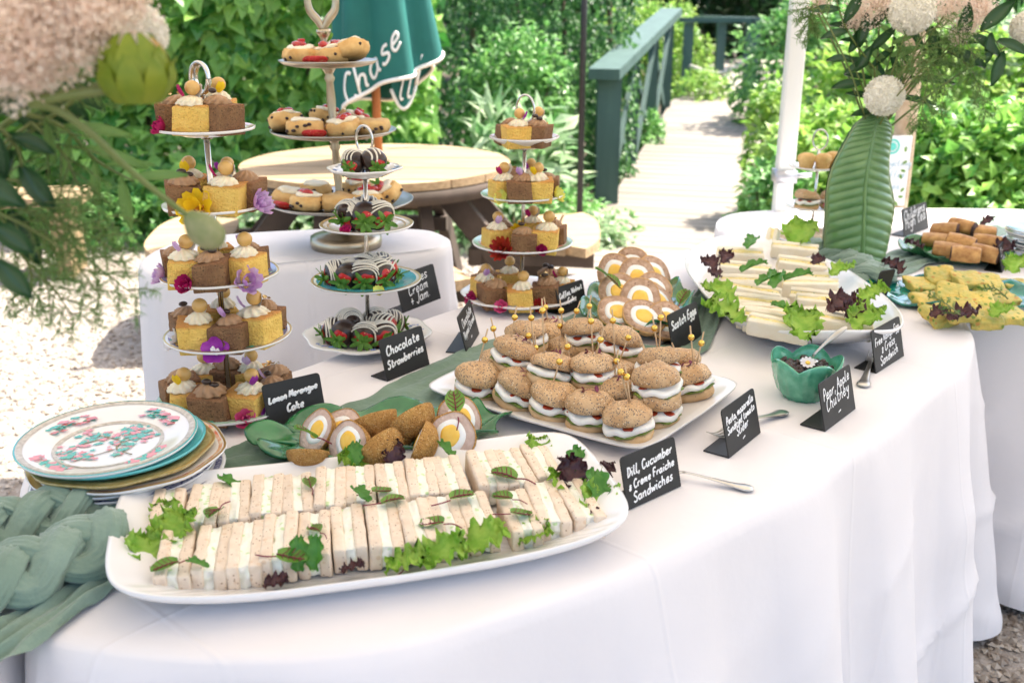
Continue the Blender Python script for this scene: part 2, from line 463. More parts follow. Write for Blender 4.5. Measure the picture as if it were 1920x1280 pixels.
# ================================================================== vegetation
def gmat(name, a, b, trl=.5, rough=.38): return mat(name, a, b, rough=rough, island=1, trl=trl, spec=.5)
g_ivy = gmat('ivy leaves', (.05, .22, .035), (.38, .64, .13))
g_dark = gmat('dark shrub leaves', (.025, .11, .03), (.15, .35, .09))
g_mid = gmat('mid green leaves', (.05, .19, .04), (.28, .54, .15))
g_lime = gmat('lime leaves', (.16, .36, .05), (.42, .58, .13))
g_vari = gmat('variegated leaves', (.14, .32, .11), (.62, .70, .48))
g_far = gmat('far tree leaves', (.008, .035, .012), (.03, .10, .03))
m_bark = mat('bark', (.10, .075, .05), (.16, .12, .085), scale=12, rough=.9, bump=.5, bscale=40, bdist=.01)

def unit(a): return a / (np.linalg.norm(a, axis=1)[:, None] + 1e-9)
def lobes(p, f, seed):
    return np.array([noise.noise(Vector(q) * f + Vector((seed, seed, 0))) for q in p])
def bush(name, label, c, rad, n, L, m, cat='shrub', group=None, seed=0, asp=.62, trunk=True, droop=.35, fill=.45, zmin=.03, lob=.3):
    d = unit(rng.normal(size=(n, 3)))
    d[:, 2] = np.where(d[:, 2] < -.6, -d[:, 2], d[:, 2])
    r = (fill + (1 - fill) * rng.random(n) ** .45) * (1 + lob * lobes(d * 1.0, 2.6, seed))
    p = d * r[:, None] * np.array(rad) + np.array(c)
    p[:, 2] = np.maximum(p[:, 2], zmin + .05 * rng.random(n))
    ld = unit(d * .8 + rng.normal(size=(n, 3)) * .55 + np.array([0, 0, -droop]))
    nr = unit(d * .6 + rng.normal(size=(n, 3)) * .35 + np.array([0, -.15, .75]))
    LL = L * rng.uniform(.6, 1.25, n)
    t = thing(name, label, cat, (0, 0, 0), group=group)
    mk('foliage', leaf_mesh('foliage', m, p, ld, nr, LL, LL * asp), t)
    if trunk:
        b = MB()
        for k in range(5):
            a = k * 1.3 + seed
            e = Vector((c[0] + rad[0] * .55 * math.cos(a), c[1] + rad[1] * .5 * math.sin(a), c[2] + rad[2] * .45))
            mid = Vector((c[0] + .2 * rad[0] * math.cos(a), c[1] + .2 * rad[1] * math.sin(a), c[2] * .5))
            b.tube(catmull([(c[0] + .04 * math.cos(a), c[1] + .04 * math.sin(a), -.01), mid, e], 5), [.022, .016, .006], 6)
        b.obj('stem', m_bark, t)
    return t
def hedge(name, label, x0, x1, y, h, depth, n, L, m, seed, asp=.75, group=None):
    x = rng.uniform(x0, x1, n); z = rng.uniform(.02, h, n) ** 1.0
    rel = np.array([noise.noise(Vector((a * 1.4, b_ * 1.6, seed))) + .5 * noise.noise(Vector((a * 4, b_ * 4, seed))) for a, b_ in zip(x, z)])
    yy = y - depth * .5 * rel + depth * .9 * rng.random(n) ** 1.6 + .12 * z
    p = np.stack([x, yy, z], 1)
    ld = unit(np.stack([rng.normal(size=n) * .6, -.55 + rng.normal(size=n) * .35, -.55 + rng.normal(size=n) * .4], 1))
    nr = unit(np.stack([rng.normal(size=n) * .3, -.75 + rng.normal(size=n) * .25, .75 + rng.normal(size=n) * .3], 1))
    LL = L * rng.uniform(.6, 1.3, n)
    t = thing(name, label, 'hedge', group=group)
    mk('foliage', leaf_mesh('foliage', m, p, ld, nr, LL, LL * asp), t)
    b = MB()
    k = x0
    while k < x1:
        b.tube(catmull([(k, y + depth * .6, -.01), (k + .1, y + depth * .5, h * .5), (k - .05, y + depth * .7, h * .95)], 4), [.03, .02, .008], 6); k += .35
    b.obj('stem', m_bark, t)
    return t
hedge('ivy_hedge', 'tall bright green broad-leaved hedge behind the picnic table and gravel', -5.6, -.5, 6.25, 2.3, .75, 14500, .122, g_ivy, 1)
hedge('evergreen_hedge', 'dark small-leaved evergreen hedge behind the folded parasol and bridge post', -.75, .95, 7.5, 2.4, .9, 11000, .062, g_dark, 5, .55)
hedge('far_hedge', 'shaded hedge closing the garden far behind the bridge', -9, 16, 25, 5.5, 2, 15000, .32, g_far, 8)
bush('leafy_shrub', 'lush shrub growing between dark hedge and green bridge rail', (.02, 7.0, .6), (.45, .4, .6), 2600, .07, g_mid, seed=2, asp=.5)
bush('leafy_shrub', 'glossy broad-leaved plant behind the lower coffee cake stand ring', (.02, 6.3, .3), (.36, .3, .5), 260, .22, g_vari, cat='plant', seed=3, asp=.3, droop=-.2, fill=.1)
bush('leafy_shrub', 'pale variegated shrub beside the near bridge post and bench', (.44, 5.75, .03), (.26, .25, .17), 900, .06, g_vari, seed=4)
bush('leafy_shrub', 'sunlit shrub overhanging the bridge rail from outside', (.35, 9.6, .6), (.5, 1.2, .7), 4600, .07, g_mid, seed=6)
bush('leafy_shrub', 'bright shrub in front of the far rope fence', (1.7, 12.6, .65), (.8, .6, .75), 4200, .08, g_lime, seed=7)
bush('leafy_shrub', 'low plant spilling over the deck edge below the bridge rail', (1.22, 9.2, .2), (.16, .5, .26), 1300, .06, g_mid, seed=8)
bush('leafy_shrub', 'lime-leaved clump at the far end of the bridge rail', (2.05, 11.0, .42), (.32, .4, .25), 500, .11, g_lime, seed=9, asp=.4)
for i, (x, y, s_) in enumerate([(-2.4, 6.0, .22), (-1.5, 6.0, .25), (-.75, 6.05, .28), (-.2, 5.95, .24), (.2, 6.0, .22)]):
    bush('ground_plant', ['low leafy plant at the hedge foot beyond the cake stand', 'pale ground cover at the hedge foot beyond the scones', 'green ground cover directly behind the picnic table', 'pale ground cover seen through the picnic table frame', 'green ground cover beside the curved bench and evergreen hedge'][i], (x, y, s_ * .5), (.5, .3, s_), 900, .065, g_vari if i % 2 else g_mid, cat='plant', group='ground cover along the hedge foot', seed=20 + i, trunk=False)
for i, (px, py, Y, rx, rz, n) in enumerate([(1452, 420, 5.1, .2, .36, 900), (1440, 330, 6.4, .16, .4, 700)]):
    c = D(px, py, Y)
    bush('leafy_shrub', ['grey-green shrub at the deck edge beside the white marquee pole', 'upright lime sapling beside the deck behind the marquee pole'][i], (c.x, Y, .3 + .25 * i), (rx, .25, rz), n, .07, [g_mid, g_lime][i], seed=30 + i)
R_SHR = [('lime shrub glowing between the marquee pole and leaf vase', 1545, 300, 5.6, .42, .62, 2600, .075, g_lime),
         ('dark-based broad shrub behind the sausage rolls', 1745, 360, 4.9, .48, .66, 3000, .085, g_ivy),
         ('dense broad-leaved shrub behind the stacked side plates', 1890, 350, 4.7, .55, .70, 3400, .085, g_ivy),
         ('sunlit pale-topped shrub behind the vase flowers', 1700, 250, 6.6, .9, .9, 4200, .08, g_lime),
         ('variegated shrub spreading beyond the rear table', 1880, 240, 6.9, 1.0, .95, 4200, .09, g_vari),
         ('small shrub by the path behind the marquee pole', 1530, 140, 9.5, .8, 1.1, 3000, .09, g_mid)]
for i, (lb, px, py, Y, rx, rz, n, L_, m_) in enumerate(R_SHR):
    c = D(px, py, Y)
    bush('leafy_shrub', lb, (c.x, Y, rz * .62), (rx, .5, rz * .72), n, L_, m_, seed=40 + i)
# strap-leaved iris clump
c = D(1850, 130, 7.6); n = 420
base = np.stack([rng.normal(c.x, .35, n), rng.normal(7.6, .25, n), np.full(n, .02)], 1)
LL = rng.uniform(.7, 1.5, n)
t = thing('iris_clump', 'tall strap-leaved iris clump beyond the vase flowers', 'plant')
mk('foliage', leaf_mesh('foliage', g_mid, base, unit(np.stack([rng.normal(0, .18, n), rng.normal(0, .18, n), np.ones(n)], 1)), unit(rng.normal(size=(n, 3)) + np.array([0, -1, 0])), LL, LL * .045), t)
# trees far behind
for i, (px, Y, h) in enumerate([(1300, 19, 4.2), (1445, 21, 4.5), (1180, 18, 4.0), (1620, 17, 4.2), (1860, 19, 4.4), (1010, 20, 4.3)]):
    c = D(px, 60, Y); t = thing('garden_tree', ['dark tree above the far end of the path', 'dark tree at the turn of the path', 'tree rising behind the bridge shrubs', 'tree behind the vase flowers', 'tree beyond the iris clump', 'tree over the evergreen hedge'][i], 'tree')
    b = MB(); b.tube(catmull([(c.x, Y, -.05), (c.x + .08, Y, h * .3), (c.x - .05, Y + .1, h * .75)], 6), [.16, .12, .05], 9)
    for k in range(6):
        a = k * 1.05; b.tube(catmull([(c.x, Y, h * (.25 + .06 * k)), (c.x + .5 * math.cos(a), Y + .4 * math.sin(a), h * (.4 + .06 * k)), (c.x + 1.1 * math.cos(a), Y + .9 * math.sin(a), h * (.5 + .06 * k))], 4), [.06, .04, .012], 6)
    b.obj('trunk', m_bark, t)
    nn = 5200; d = unit(rng.normal(size=(nn, 3))); r = (.3 + .7 * rng.random(nn) ** .5) * (1 + .45 * lobes(d, 2.4, i))
    p = d * r[:, None] * np.array([1.7, 1.3, h * .45]) + np.array([c.x, Y, h * .56])
    p = p[p[:, 2] > .3]; k = len(p)
    LL = rng.uniform(.1, .24, k)
    mk('crown', leaf_mesh('crown', g_far if i < 3 else g_dark, p, rdir(k, -.4), rdir(k, .8), LL, LL * .55), t)

# ================================================================== timber bridge, path and far fence
def deckz(y): return .05 + max(0., min(.36, (y - 6.9) * .10))
A0, A1 = Vector((.66, 6.98, 0)), Vector((1.56, 10.35, 0))
dr = (A1 - A0).normalized(); sd_ = Vector((dr.y, -dr.x, 0))
deck = thing('bridge_deck', 'bleached timber boardwalk of cross planks leading over the bridge', 'boardwalk')
k = -2.0
i = 0
while k < 9.5:
    c = A0 + dr * (k + .07) + sd_ * .60
    z = deckz(c.y); z2 = deckz(c.y + .14)
    b = MB(); b.rbox((.58, .066, .016), .006, 3)
    o = b.obj('plank', m_deck, deck); o.location = (c.x, c.y, z); o.rotation_euler = (math.atan2(z2 - z, .14), 0, math.atan2(sd_.y, sd_.x))
    k += .142; i += 1
    if i > 78: break
b = MB()
for s_ in (.1, .6, 1.1):
    b.beam(A0 + dr * -2 + sd_ * s_ + Vector((0, 0, -.005)), A0 + sd_ * s_ + Vector((0, 0, -.005)), .06, .06)
b.obj('joist', m_picdark, deck, smooth=False)
b = MB()
pp = [A0 + dr * 9.2 + sd_ * .6, Vector((4.6, 19, 0)), Vector((7.4, 24, 0))]
pc = catmull(pp, 6)
b.grid(lambda u, v: (pc[int(v * 12)].x - .75 + 1.5 * u, pc[int(v * 12)].y, .38), 2, 12)
tag(b.obj('path', mat('pale path', (.5, .45, .4), (.4, .35, .3), scale=4, rough=.9, bump=.4)), kind='structure')

rail = thing('bridge_rail', 'green painted bridge railing with crossed braces under a flat handrail', 'railing')
def rp(t): p = A0.lerp(A1, t); return Vector((p.x, p.y, deckz(p.y)))
H = .90
b = MB(); b.beam(rp(-.06) + Vector((0, 0, H)), rp(1.04) + Vector((0, 0, H)), .21, .07); b.obj('handrail', m_green_paint, rail, smooth=False)
NP = 3
for k in range(NP + 1):
    p = rp(k / NP); b = MB(); b.beam(p + Vector((0, 0, -.15)), p + Vector((0, 0, H - .028)), .16 if k == 0 else .085, .16 if k == 0 else .085, up=(0, 1, 0)); b.obj('post', m_green_paint, rail, smooth=False)
for k in range(NP):
    a, c = rp((k + .05) / NP), rp((k + .95) / NP)
    MB().beam(a + Vector((0, 0, .02)) + sd_ * .02, c + Vector((0, 0, H - .05)) + sd_ * .02, .03, .075).obj('brace', m_green_paint, rail, smooth=False)
    MB().beam(a + Vector((0, 0, H - .05)) - sd_ * .02, c + Vector((0, 0, .02)) - sd_ * .02, .03, .075).obj('brace', m_green_paint, rail, smooth=False)
fence = thing('rope_fence', 'low green fence with rope beyond the bridge', 'fence')
q0 = P(1402, 187, .38); q1 = D(1288, 120, q0.y + .3)
zt = D(1400, 44, q0.y).z
for (p, w_) in ((q0, .13), (q0 + Vector((-.16, .9, 0)), .1), (Vector((q1.x, q1.y, .3)), .1)):
    MB().beam((p.x, p.y, -.1), (p.x, p.y, zt), w_, w_, up=(0, 1, 0)).obj('post', m_green_paint, fence, smooth=False)
MB().beam((q0.x, q0.y, zt + .03), (q1.x - .1, q1.y, zt + .03), .1, .05).obj('top_rail', m_green_paint, fence, smooth=False)
MB().beam((q0.x + .05, q0.y - .05, zt + .035), (q0.x - .3, q0.y + 1.6, zt + .035), .12, .05).obj('top_rail', m_green_paint, fence, smooth=False)
b = MB(); b.tube(catmull([(q0.x - .02, q0.y - .08, zt - .35), ((q0.x + q1.x) / 2, q0.y - .05, zt - .52), (q1.x, q1.y, zt - .45)], 8), .022, 7)
b.obj('rope', mat('pale rope', (.62, .55, .47), rough=.9, bump=.5, bscale=60), fence)

# ================================================================== round picnic table, parasol
pc_ = P(706, 303, .74)
pt = thing('picnic_table', 'round weathered timber picnic table with four curved benches', 'picnic table', (pc_.x, pc_.y, 0))
RT = .585
np_ = 8
for k in range(np_):
    y0 = -RT + 2 * RT * k / np_ + .003; y1 = -RT + 2 * RT * (k + 1) / np_ - .003
    ys = np.linspace(y0, y1, 7)
    top = [(math.sqrt(max(.0004, RT * RT - y * y)), y) for y in ys] + [(-math.sqrt(max(.0004, RT * RT - y * y)), y) for y in ys[::-1]]
    b = MB(); b.rings([[Vector((x, y, .706)) for x, y in top], [Vector((x, y, .738 + .001 * (k % 2))) for x, y in top]])
    o = b.obj('plank', m_picnic, pt, smooth=False); o.rotation_euler = (0, 0, R(-4))
b = MB(); ring = lambda r, z: [Vector((r * math.cos(2 * math.pi * i / 56), r * math.sin(2 * math.pi * i / 56), z)) for i in range(56)]
b.rings([ring(RT - .05, .645), ring(RT - .003, .645), ring(RT + .004, .70), ring(RT - .05, .705)], False, False)
b.obj('apron', m_picdark, pt)
for k, a in enumerate((R(-3), R(87), R(188), R(275))):
    for j in range(2):
        r0, r1 = .64 + .175 * j, .808 + .175 * j
        aa = np.linspace(-.44, .44, 13)
        if j: aa = aa * .88
        pol = [(r0 * math.cos(q) if not j else r0, r0 * math.sin(q)) if 0 else (r0 * .98 / math.cos(q * .55), r0 * math.sin(q)) for q in aa]
        pol += [((r1 - (.10 * (abs(q) / .44) ** 3 if j else 0)) / (1 if j else math.cos(q * .55)), r1 * math.sin(q)) for q in aa[::-1]]
        b = MB(); b.rings([[Vector((x, y, .41)) for x, y in pol], [Vector((x, y, .45)) for x, y in pol]])
        o = b.obj('bench_board', m_picnic, pt, smooth=False); o.rotation_euler = (0, 0, a)
    ca, sa = math.cos(a), math.sin(a)
    def L(r, t, z): return (r * ca - t * sa, r * sa + t * ca, z)
    for s_ in (-.2, .2):
        b = MB(); b.beam(L(.30, s_, .68), L(.86, s_ * 1.25, .0), .05, .10); b.obj('leg', m_picdark, pt, smooth=False)
    b = MB(); b.beam(L(.45, -.25, .375), L(.45, .25, .375), .05, .07); b.beam(L(.93, -.26, .375), L(.93, .26, .375), .045, .07)
    b.beam(L(.42, -.21, .375), L(.95, -.24, .376), .045, .068); b.beam(L(.42, .21, .375), L(.95, .24, .376), .045, .068)
    b.obj('bench_frame', m_picdark, pt, smooth=False)
    b = MB(); b.beam(L(.1, 0, .16), L(.84, 0, .16), .05, .10); b.obj('floor_beam', m_picdark, pt, smooth=False)
# a second plain bench at the yard's edge
bq = P(-40, 372, .42)
b = MB(); 
bt = thing('garden_bench', 'plain timber bench at the edge of the gravel under the hedge', 'bench', (bq.x, bq.y, 0), (0, 0, .15))
for y in (-.1, .1): MB().box((0, y, .42), (.55, .093, .022)).obj('board', m_picnic, bt, smooth=False)
for x in (-.42, .42): MB().box((x, 0, .2), (.04, .15, .197)).obj('leg', m_picnic, bt, smooth=False)

# handwriting: single strokes, x-height 10, capitals 20
GL = {'a': "9,9 5,10 1,7 1,2 4,0 8,3 9,9 9,2 11,0", 'b': "1,20 1,1 5,0 9,3 8,8 4,10 1,6", 'c': "9,8 5,10 1,6 2,1 6,0 9,2", 'd': "9,8 5,10 1,6 2,1 6,0 9,4 10,20 9,3 11,0",
 'e': "1,5 8,6 7,10 3,9 1,4 4,0 9,2", 'f': "9,18 6,20 4,15 4,-6;0,9 8,10", 'g': "9,9 5,10 1,7 2,2 6,1 9,9 9,-5 5,-9 1,-6", 'h': "1,20 1,0;1,5 4,10 8,8 8,1 10,0", 'i': "2,10 2,1 4,0;2,15 3,17",
 'k': "1,20 1,0;8,11 2,5;2,5 9,-1", 'l': "2,20 1,5 3,0 5,1", 'm': "0,10 1,0;1,6 4,10 6,7 6,0;6,6 9,10 11,7 11,1 13,0", 'n': "0,10 1,0;1,6 5,10 8,7 8,1 10,0", 'o': "5,10 1,7 2,1 6,0 9,4 7,9 4,10",
 'p': "1,10 1,-9;1,7 5,10 9,7 7,1 1,2", 'r': "1,10 1,0;1,5 4,9 8,10", 's': "8,9 4,10 2,7 7,4 7,1 3,0 0,2", 't': "4,18 4,3 6,0 9,2;0,11 8,12", 'u': "1,10 1,3 4,0 8,4 8,10 8,2 10,0",
 'w': "0,10 2,0 5,8 8,0 11,10", 'y': "1,10 2,4 6,3 9,10 8,-4 4,-9 1,-6", 'z': "1,10 8,10 1,0 9,0", 'A': "0,0 5,20 10,0;2,8 8,8", 'C': "10,17 6,20 1,13 2,3 6,0 10,3", 'D': "2,20 2,0;0,20 8,17 10,9 7,2 1,0",
 'E': "9,20 2,19 1,10 7,11;1,10 1,0 9,1", 'F': "2,0 2,20 10,20;2,11 8,11", 'H': "1,20 1,0;10,20 10,0;1,10 10,11", 'J': "9,20 8,4 4,-3 0,2", 'L': "2,20 1,0 9,1", 'M': "0,0 2,20 6,6 10,20 12,0",
 'P': "2,0 2,20 8,19 9,12 2,9", 'R': "2,0 2,20 8,19 9,12 2,9;4,9 10,0", 'S': "10,17 5,20 1,15 8,8 8,2 3,0 0,3", 'W': "0,20 3,0 6,14 9,0 12,20", '&': "8,9 4,12 3,8 7,6 2,4 3,0 8,2", '+': "4,13 4,1;0,7 8,7",
 ',': "2,2 0,-5", '.': "1,0 2,1", '-': "0,5 14,7", '~': "0,4 4,8 9,4 14,9", "'": "2,20 1,15", ' ': ""}
def strokes(text, slant=.12, space=3.0):
    """-> list of polylines in glyph units and the total width"""
    x, out_ = 0, []
    for ch in text:
        g = GL.get(ch, '')
        if not g: x += 7; continue
        mx = 0
        for st in g.split(';'):
            pts = [tuple(map(float, q.split(','))) for q in st.split()]
            mx = max(mx, max(p[0] for p in pts))
            out_.append([(x + p[0] + p[1] * slant, p[1]) for p in pts])
        x += mx + space
    return out_, x
def ink(b, text, size, place, width, depth=.0004, wobble=.5, seed=0, slant=.12):
    """size: height of a capital in metres; place(u, v, w): flat coords (m) to 3-D"""
    st, W_ = strokes(text, slant); k = size / 20; r_ = random.Random(seed + len(text))
    for s_ in st:
        p = [Vector((a + r_.uniform(-wobble, wobble), c + r_.uniform(-wobble, wobble), 0)) for a, c in s_]
        if len(p) > 2: p = catmull(p, 4)
        o = len(b.v); vs, n = [], 7
        q = MB(); q.tube([Vector((a.x * k, a.y * k, 0)) for a in p], width / 2, 8, True, flat=depth / (width / 2), up=(0, 0, 1))
        b.add([place(v[0] - W_ * k / 2, v[1], v[2]) for v in q.v], q.f)
    return W_ * k

# folded parasol standing in the table
um = thing('folded_parasol', 'folded dark green parasol with white trim and script lettering on orange pole', 'parasol', (pc_.x, pc_.y, 0))
m_pgreen = mat('parasol cloth', (.006, .11, .095), (.008, .14, .12), scale=5, rough=.75, bump=.1, bscale=300)
m_trim = mat('white trim', (.8, .79, .76), rough=.7)
b = MB(); b.tube([(.01, 0, .0), (.01, 0, 2.3)], .019, 12); b.obj('pole', mat('orange pole timber', (.52, .19, .055), (.42, .14, .04), rough=.5), um)
def phem(a):
    return .965 + .22 * (.5 + .5 * math.cos(a + .2)) ** 1.6 + .03 * math.sin(3 * a + .6)
def pcan(a, t):
    zt_, zb = 2.15, phem(a)
    z = zb + (zt_ - zb) * t
    r_ = .03 + (.165 * (1 - t) ** .6) * (1 + .20 * math.cos(6 * a + 1.0 + .8 * t) * (1 - .4 * t) + .06 * math.sin(11 * a))
    return Vector((.015 + .045 * (1 - t) + r_ * 1.12 * math.cos(a), r_ * .9 * math.sin(a), z))
b = MB(); NA = 72
b.rings([[pcan(2 * math.pi * i / NA, t) for i in range(NA)] for t in np.linspace(0, 1, 16)], False, True)
cn = b.obj('canopy', m_pgreen, um)
b = MB(); b.tube([pcan(2 * math.pi * i / NA, .0) for i in range(NA + 1)], .0085, 7, False); b.obj('trim', m_trim, cn)
b = MB()
fl = [pcan(a_, .3) + Vector((.03, -.004, 0)) for a_ in (-.9, -.6, -.3)]
b.grid(lambda u, v: (.09 + .10 * u + .03 * v, -.125 + .05 * u + .012 * math.sin(9 * u), .985 + .23 * v + .09 * (1 - v) * (u - .45) ** 2 * 4 - .02 * u), 8, 6)
fo = b.obj('loose_flap', m_pgreen, um)
b = MB(); b.tube([(.09 + .10 * u, -.125 + .05 * u + .012 * math.sin(9 * u), .985 + .09 * (u - .45) ** 2 * 4 - .02 * u) for u in np.linspace(0, 1, 9)], .0075, 7)
b.tube([(.19 + .03 * v, -.075, .965 + .23 * v + .109 * (1 - v)) for v in np.linspace(0, 1, 5)], .0075, 7); b.obj('trim', m_trim, fo)
b = MB()
def onpar(u, v, w_):
    # baseline climbs along the folded panel
    x, z = .035 + (u * .66 - v * .40), 1.115 + (u * .74 + v * .80)
    a = -math.pi / 2
    lo_, hi_ = -2.6, -.5
    for _ in range(22):
        a = (lo_ + hi_) / 2; q_ = pcan(a, max(0, (z - phem(a)) / (2.15 - phem(a))))
        if q_.x < x: lo_ = a
        else: hi_ = a
    q_ = pcan(a, max(0, (z - phem(a)) / (2.15 - phem(a))))
    return q_ + Vector((0, -.0025 - abs(w_) * 0 + w_, 0))
ink(b, 'Chase', .115, onpar, .013, .002, .25, 3, slant=.28)
ink(b, 'll', .11, lambda u, v, w_: Vector((.150 + u * .7, -.118 + w_ + (u) * .30, 1.02 + v * .95 + u * .2)), .011, .002, .25, 3, slant=.3)
b.obj('lettering', m_trim, cn)
# ================================================================== crockery
m_porc = mat('white porcelain', (.80, .775, .75), rough=.18, coat=.4, spec=.5)
m_platter = mat('white platter glaze', (.80, .78, .765), rough=.22, coat=.3)
m_gilt = mat('gilt edge', (.62, .42, .14), rough=.3, metal=.8)
m_steel = mat('polished steel', (.62, .60, .57), rough=.16, metal=1)
m_pewter = mat('aged brass', (.50, .43, .32), (.40, .34, .25), rough=.3, metal=1, scale=20)
m_tray = mat('pewter tray', (.52, .49, .43), (.44, .41, .36), rough=.34, metal=1, scale=14)
m_greenc = mat('green majolica glaze', (.012, .115, .035), (.03, .20, .06), scale=24, rough=.14, coat=.6)
m_tealc = mat('teal majolica glaze', (.006, .15, .12), (.015, .24, .19), scale=24, rough=.14, coat=.6)
def tint(name, c): return mat(name, c, rough=.2, coat=.4)
m_blue = mat('turquoise plate well', (.04, .33, .47), (.10, .44, .56), scale=160, rough=.2, coat=.4)
m_lilac = tint('lilac blue band', (.23, .25, .52)); m_aqua = tint('aqua band', (.08, .42, .44)); m_pinkb = tint('blush band', (.70, .45, .42))
m_mint = tint('mint band', (.42, .62, .48)); m_grey = mat('grey key band', (.42, .37, .31), (.62, .57, .50), scale=150, rough=.25)
m_gold_d = mat('gilded ochre border', (.40, .29, .09), (.55, .43, .20), scale=120, rough=.3, bump=.3, bscale=200)
m_navy = mat('navy border', (.03, .035, .16), (.5, .5, .6), scale=260, rough=.25)
m_orange = mat('imari border', (.62, .14, .04), (.7, .6, .4), scale=60, rough=.25)
m_floral_r, m_floral_g, m_floral_b = tint('rose print', (.72, .25, .24)), tint('leaf print', (.08, .42, .30)), tint('blue print', (.15, .25, .6))

def circ(a): return (math.cos(a), math.sin(a))
def dish(b, out, rings_, n=64, zmod=None, M=None):
    """rings_: [(scale, z)] from the centre, over the rim, back under to the foot"""
    rg = []
    for i, (s_, z) in enumerate(rings_):
        ring = []
        for k in range(n):
            a = 2 * math.pi * k / n; x, y = out(a)
            dz = zmod(a, s_, i) if zmod else 0
            ring.append(Vector((x * s_, y * s_, z + dz)))
        rg.append(ring)
    if M is not None: rg = [[M @ p for p in q] for q in rg]
    return b.rings(rg[::-1], True, True)
def plate_mesh(r, scal=0, dip=.012, n=56):
    b = MB(); w_ = (lambda a: (math.cos(a) * (1 + scal * math.cos(8 * a)), math.sin(a) * (1 + scal * math.cos(8 * a)))) if scal else circ
    dish(b, w_, [(.001, .004), (r * .55, .004), (r * .64, .0065), (r * .80, dip * .9), (r * .97, dip + .002), (r, dip + .0015), (r * .985, dip - .002), (r * .8, dip * .6), (r * .55, .001), (r * .5, 0), (.001, 0.0005)], n)
    return b
def band_mesh(r0, z0, r1, z1, scal=0, n=56, lift=.0007):
    b = MB(); rg = []
    for r, z in ((r0, z0), ((r0 + r1) / 2, (z0 + z1) / 2), (r1, z1)):
        rg.append([Vector((math.cos(a) * r * (1 + scal * math.cos(8 * a)), math.sin(a) * r * (1 + scal * math.cos(8 * a)), z + lift)) for a in np.linspace(0, 2 * math.pi, n, endpoint=False)])
    return b.rings(rg, False, False)
def rimz(r, q, dip=.012):                     # height of the plate surface at radius fraction q
    return float(np.interp(q, [0, .55, .64, .80, .97, 1], [.004, .004, .0065, dip * .9, dip + .002, dip + .0015]))
def sprig_mesh(r, q0, seed, cols, n=5, dip=.012, size=.011, nj=8):
    """flat printed flower sprigs spaced round a plate rim"""
    r_ = random.Random(seed); res = []
    for ci, m in enumerate(cols):
        b = MB()
        for k in range(n):
            a0 = 2 * math.pi * k / n + seed
            for j in range(nj):
                a = a0 + r_.uniform(-.36, .36); q = q0 + r_.uniform(-.06, .06); s_ = size * r_.uniform(.25, .6)
                c = Vector((math.cos(a) * r * q, math.sin(a) * r * q, rimz(r, q, dip) + .0009 + .0002 * ci))
                ph = r_.uniform(0, 6); e = r_.uniform(.4, 1)
                b.add([c + Vector((s_ * math.cos(ph + t) * (1 + .25 * math.cos(4 * t)), s_ * e * math.sin(ph + t) * (1 + .25 * math.cos(4 * t)), 0)) for t in np.linspace(0, 6.28, 9)[:-1]], [tuple(range(8))])
        res.append((m, b))
    return res
class Stand: pass
def tier_stand(name, label, tiers, base, ring_px, Y, plates, pole_m, pole_r, lean_top, ring_r, ring_th=None):
    """tiers: pixel centre and half-width of each plate from the top down"""
    S = Stand(); S.t = thing(name, label, 'cake stand'); S.c, S.r = [], []
    for (px, py, hw), pl in zip(tiers, plates):
        c = D(px, py, Y); r = hw / PXM(c); S.c.append(c); S.r.append(r)
    bz = S.c[-1]; rf = S.r[-1] * .5; hf = max(.003, bz.z - base)
    fb = MB(); fb.lathe([(rf * 1.05, 0), (rf * 1.08, .002), (rf * .8, hf * .6), (rf * .9, hf), (0, hf)], 32, TRS((bz.x, bz.y, base))); fb.obj('foot', m_porc, S.t)
    for c, r, pl in zip(S.c, S.r, plates):
        sc_ = pl.get('scal', 0); dip = r * pl.get('dip', .14)
        o = plate_mesh(r, sc_, dip).obj('plate', pl.get('m', m_porc), S.t); o.location = c
        for (q0, q1, m) in pl.get('bands', ()):
            band_mesh(r * q0, rimz(r, q0, dip), r * q1, rimz(r, q1, dip), sc_).obj('painted_band', m, o)
        if 'print' in pl:
            for m, b in sprig_mesh(r, .82, len(S.c) + r * 50, pl['print'], dip=dip): b.obj('floral_print', m, o, smooth=False)
    S.zoff = [.004] * len(tiers)
    top = D(*ring_px, Y)
    bot = S.c[-1]
    b = MB(); path = [bot + Vector((0, 0, .0)), top + Vector((0, 0, -ring_r))]
    b.tube(path, pole_r, 12)
    for c in S.c[:-1]: b.lathe([(pole_r * 1.9, -.006), (pole_r * 2.1, 0), (pole_r * 1.2, .012), (pole_r, .016)], 12, TRS(c))
    b.lathe([(pole_r, 0), (pole_r * 1.6, .004), (pole_r * 1.2, .01), (pole_r * 1.7, .014), (pole_r, .02)], 12, TRS(top + Vector((0, 0, -ring_r - .03))))
    b.obj('pole', pole_m, S.t)
    b = MB(); ax = Vector((math.cos(.5), -math.sin(.5), 0))
    th = ring_th or pole_r * .62
    b.tube([top + ax * (ring_r * .72 * math.cos(a)) + Vector((0, 0, ring_r * math.sin(a))) for a in np.linspace(0, 2 * math.pi, 25)], th, 8, False, flat=1.0 if not ring_th else 2.2, up=(0, 1, 0))
    b.obj('ring_handle', pole_m, S.t)
    b = MB()
    return S
YL = P(432, 762, TZ + .006).y
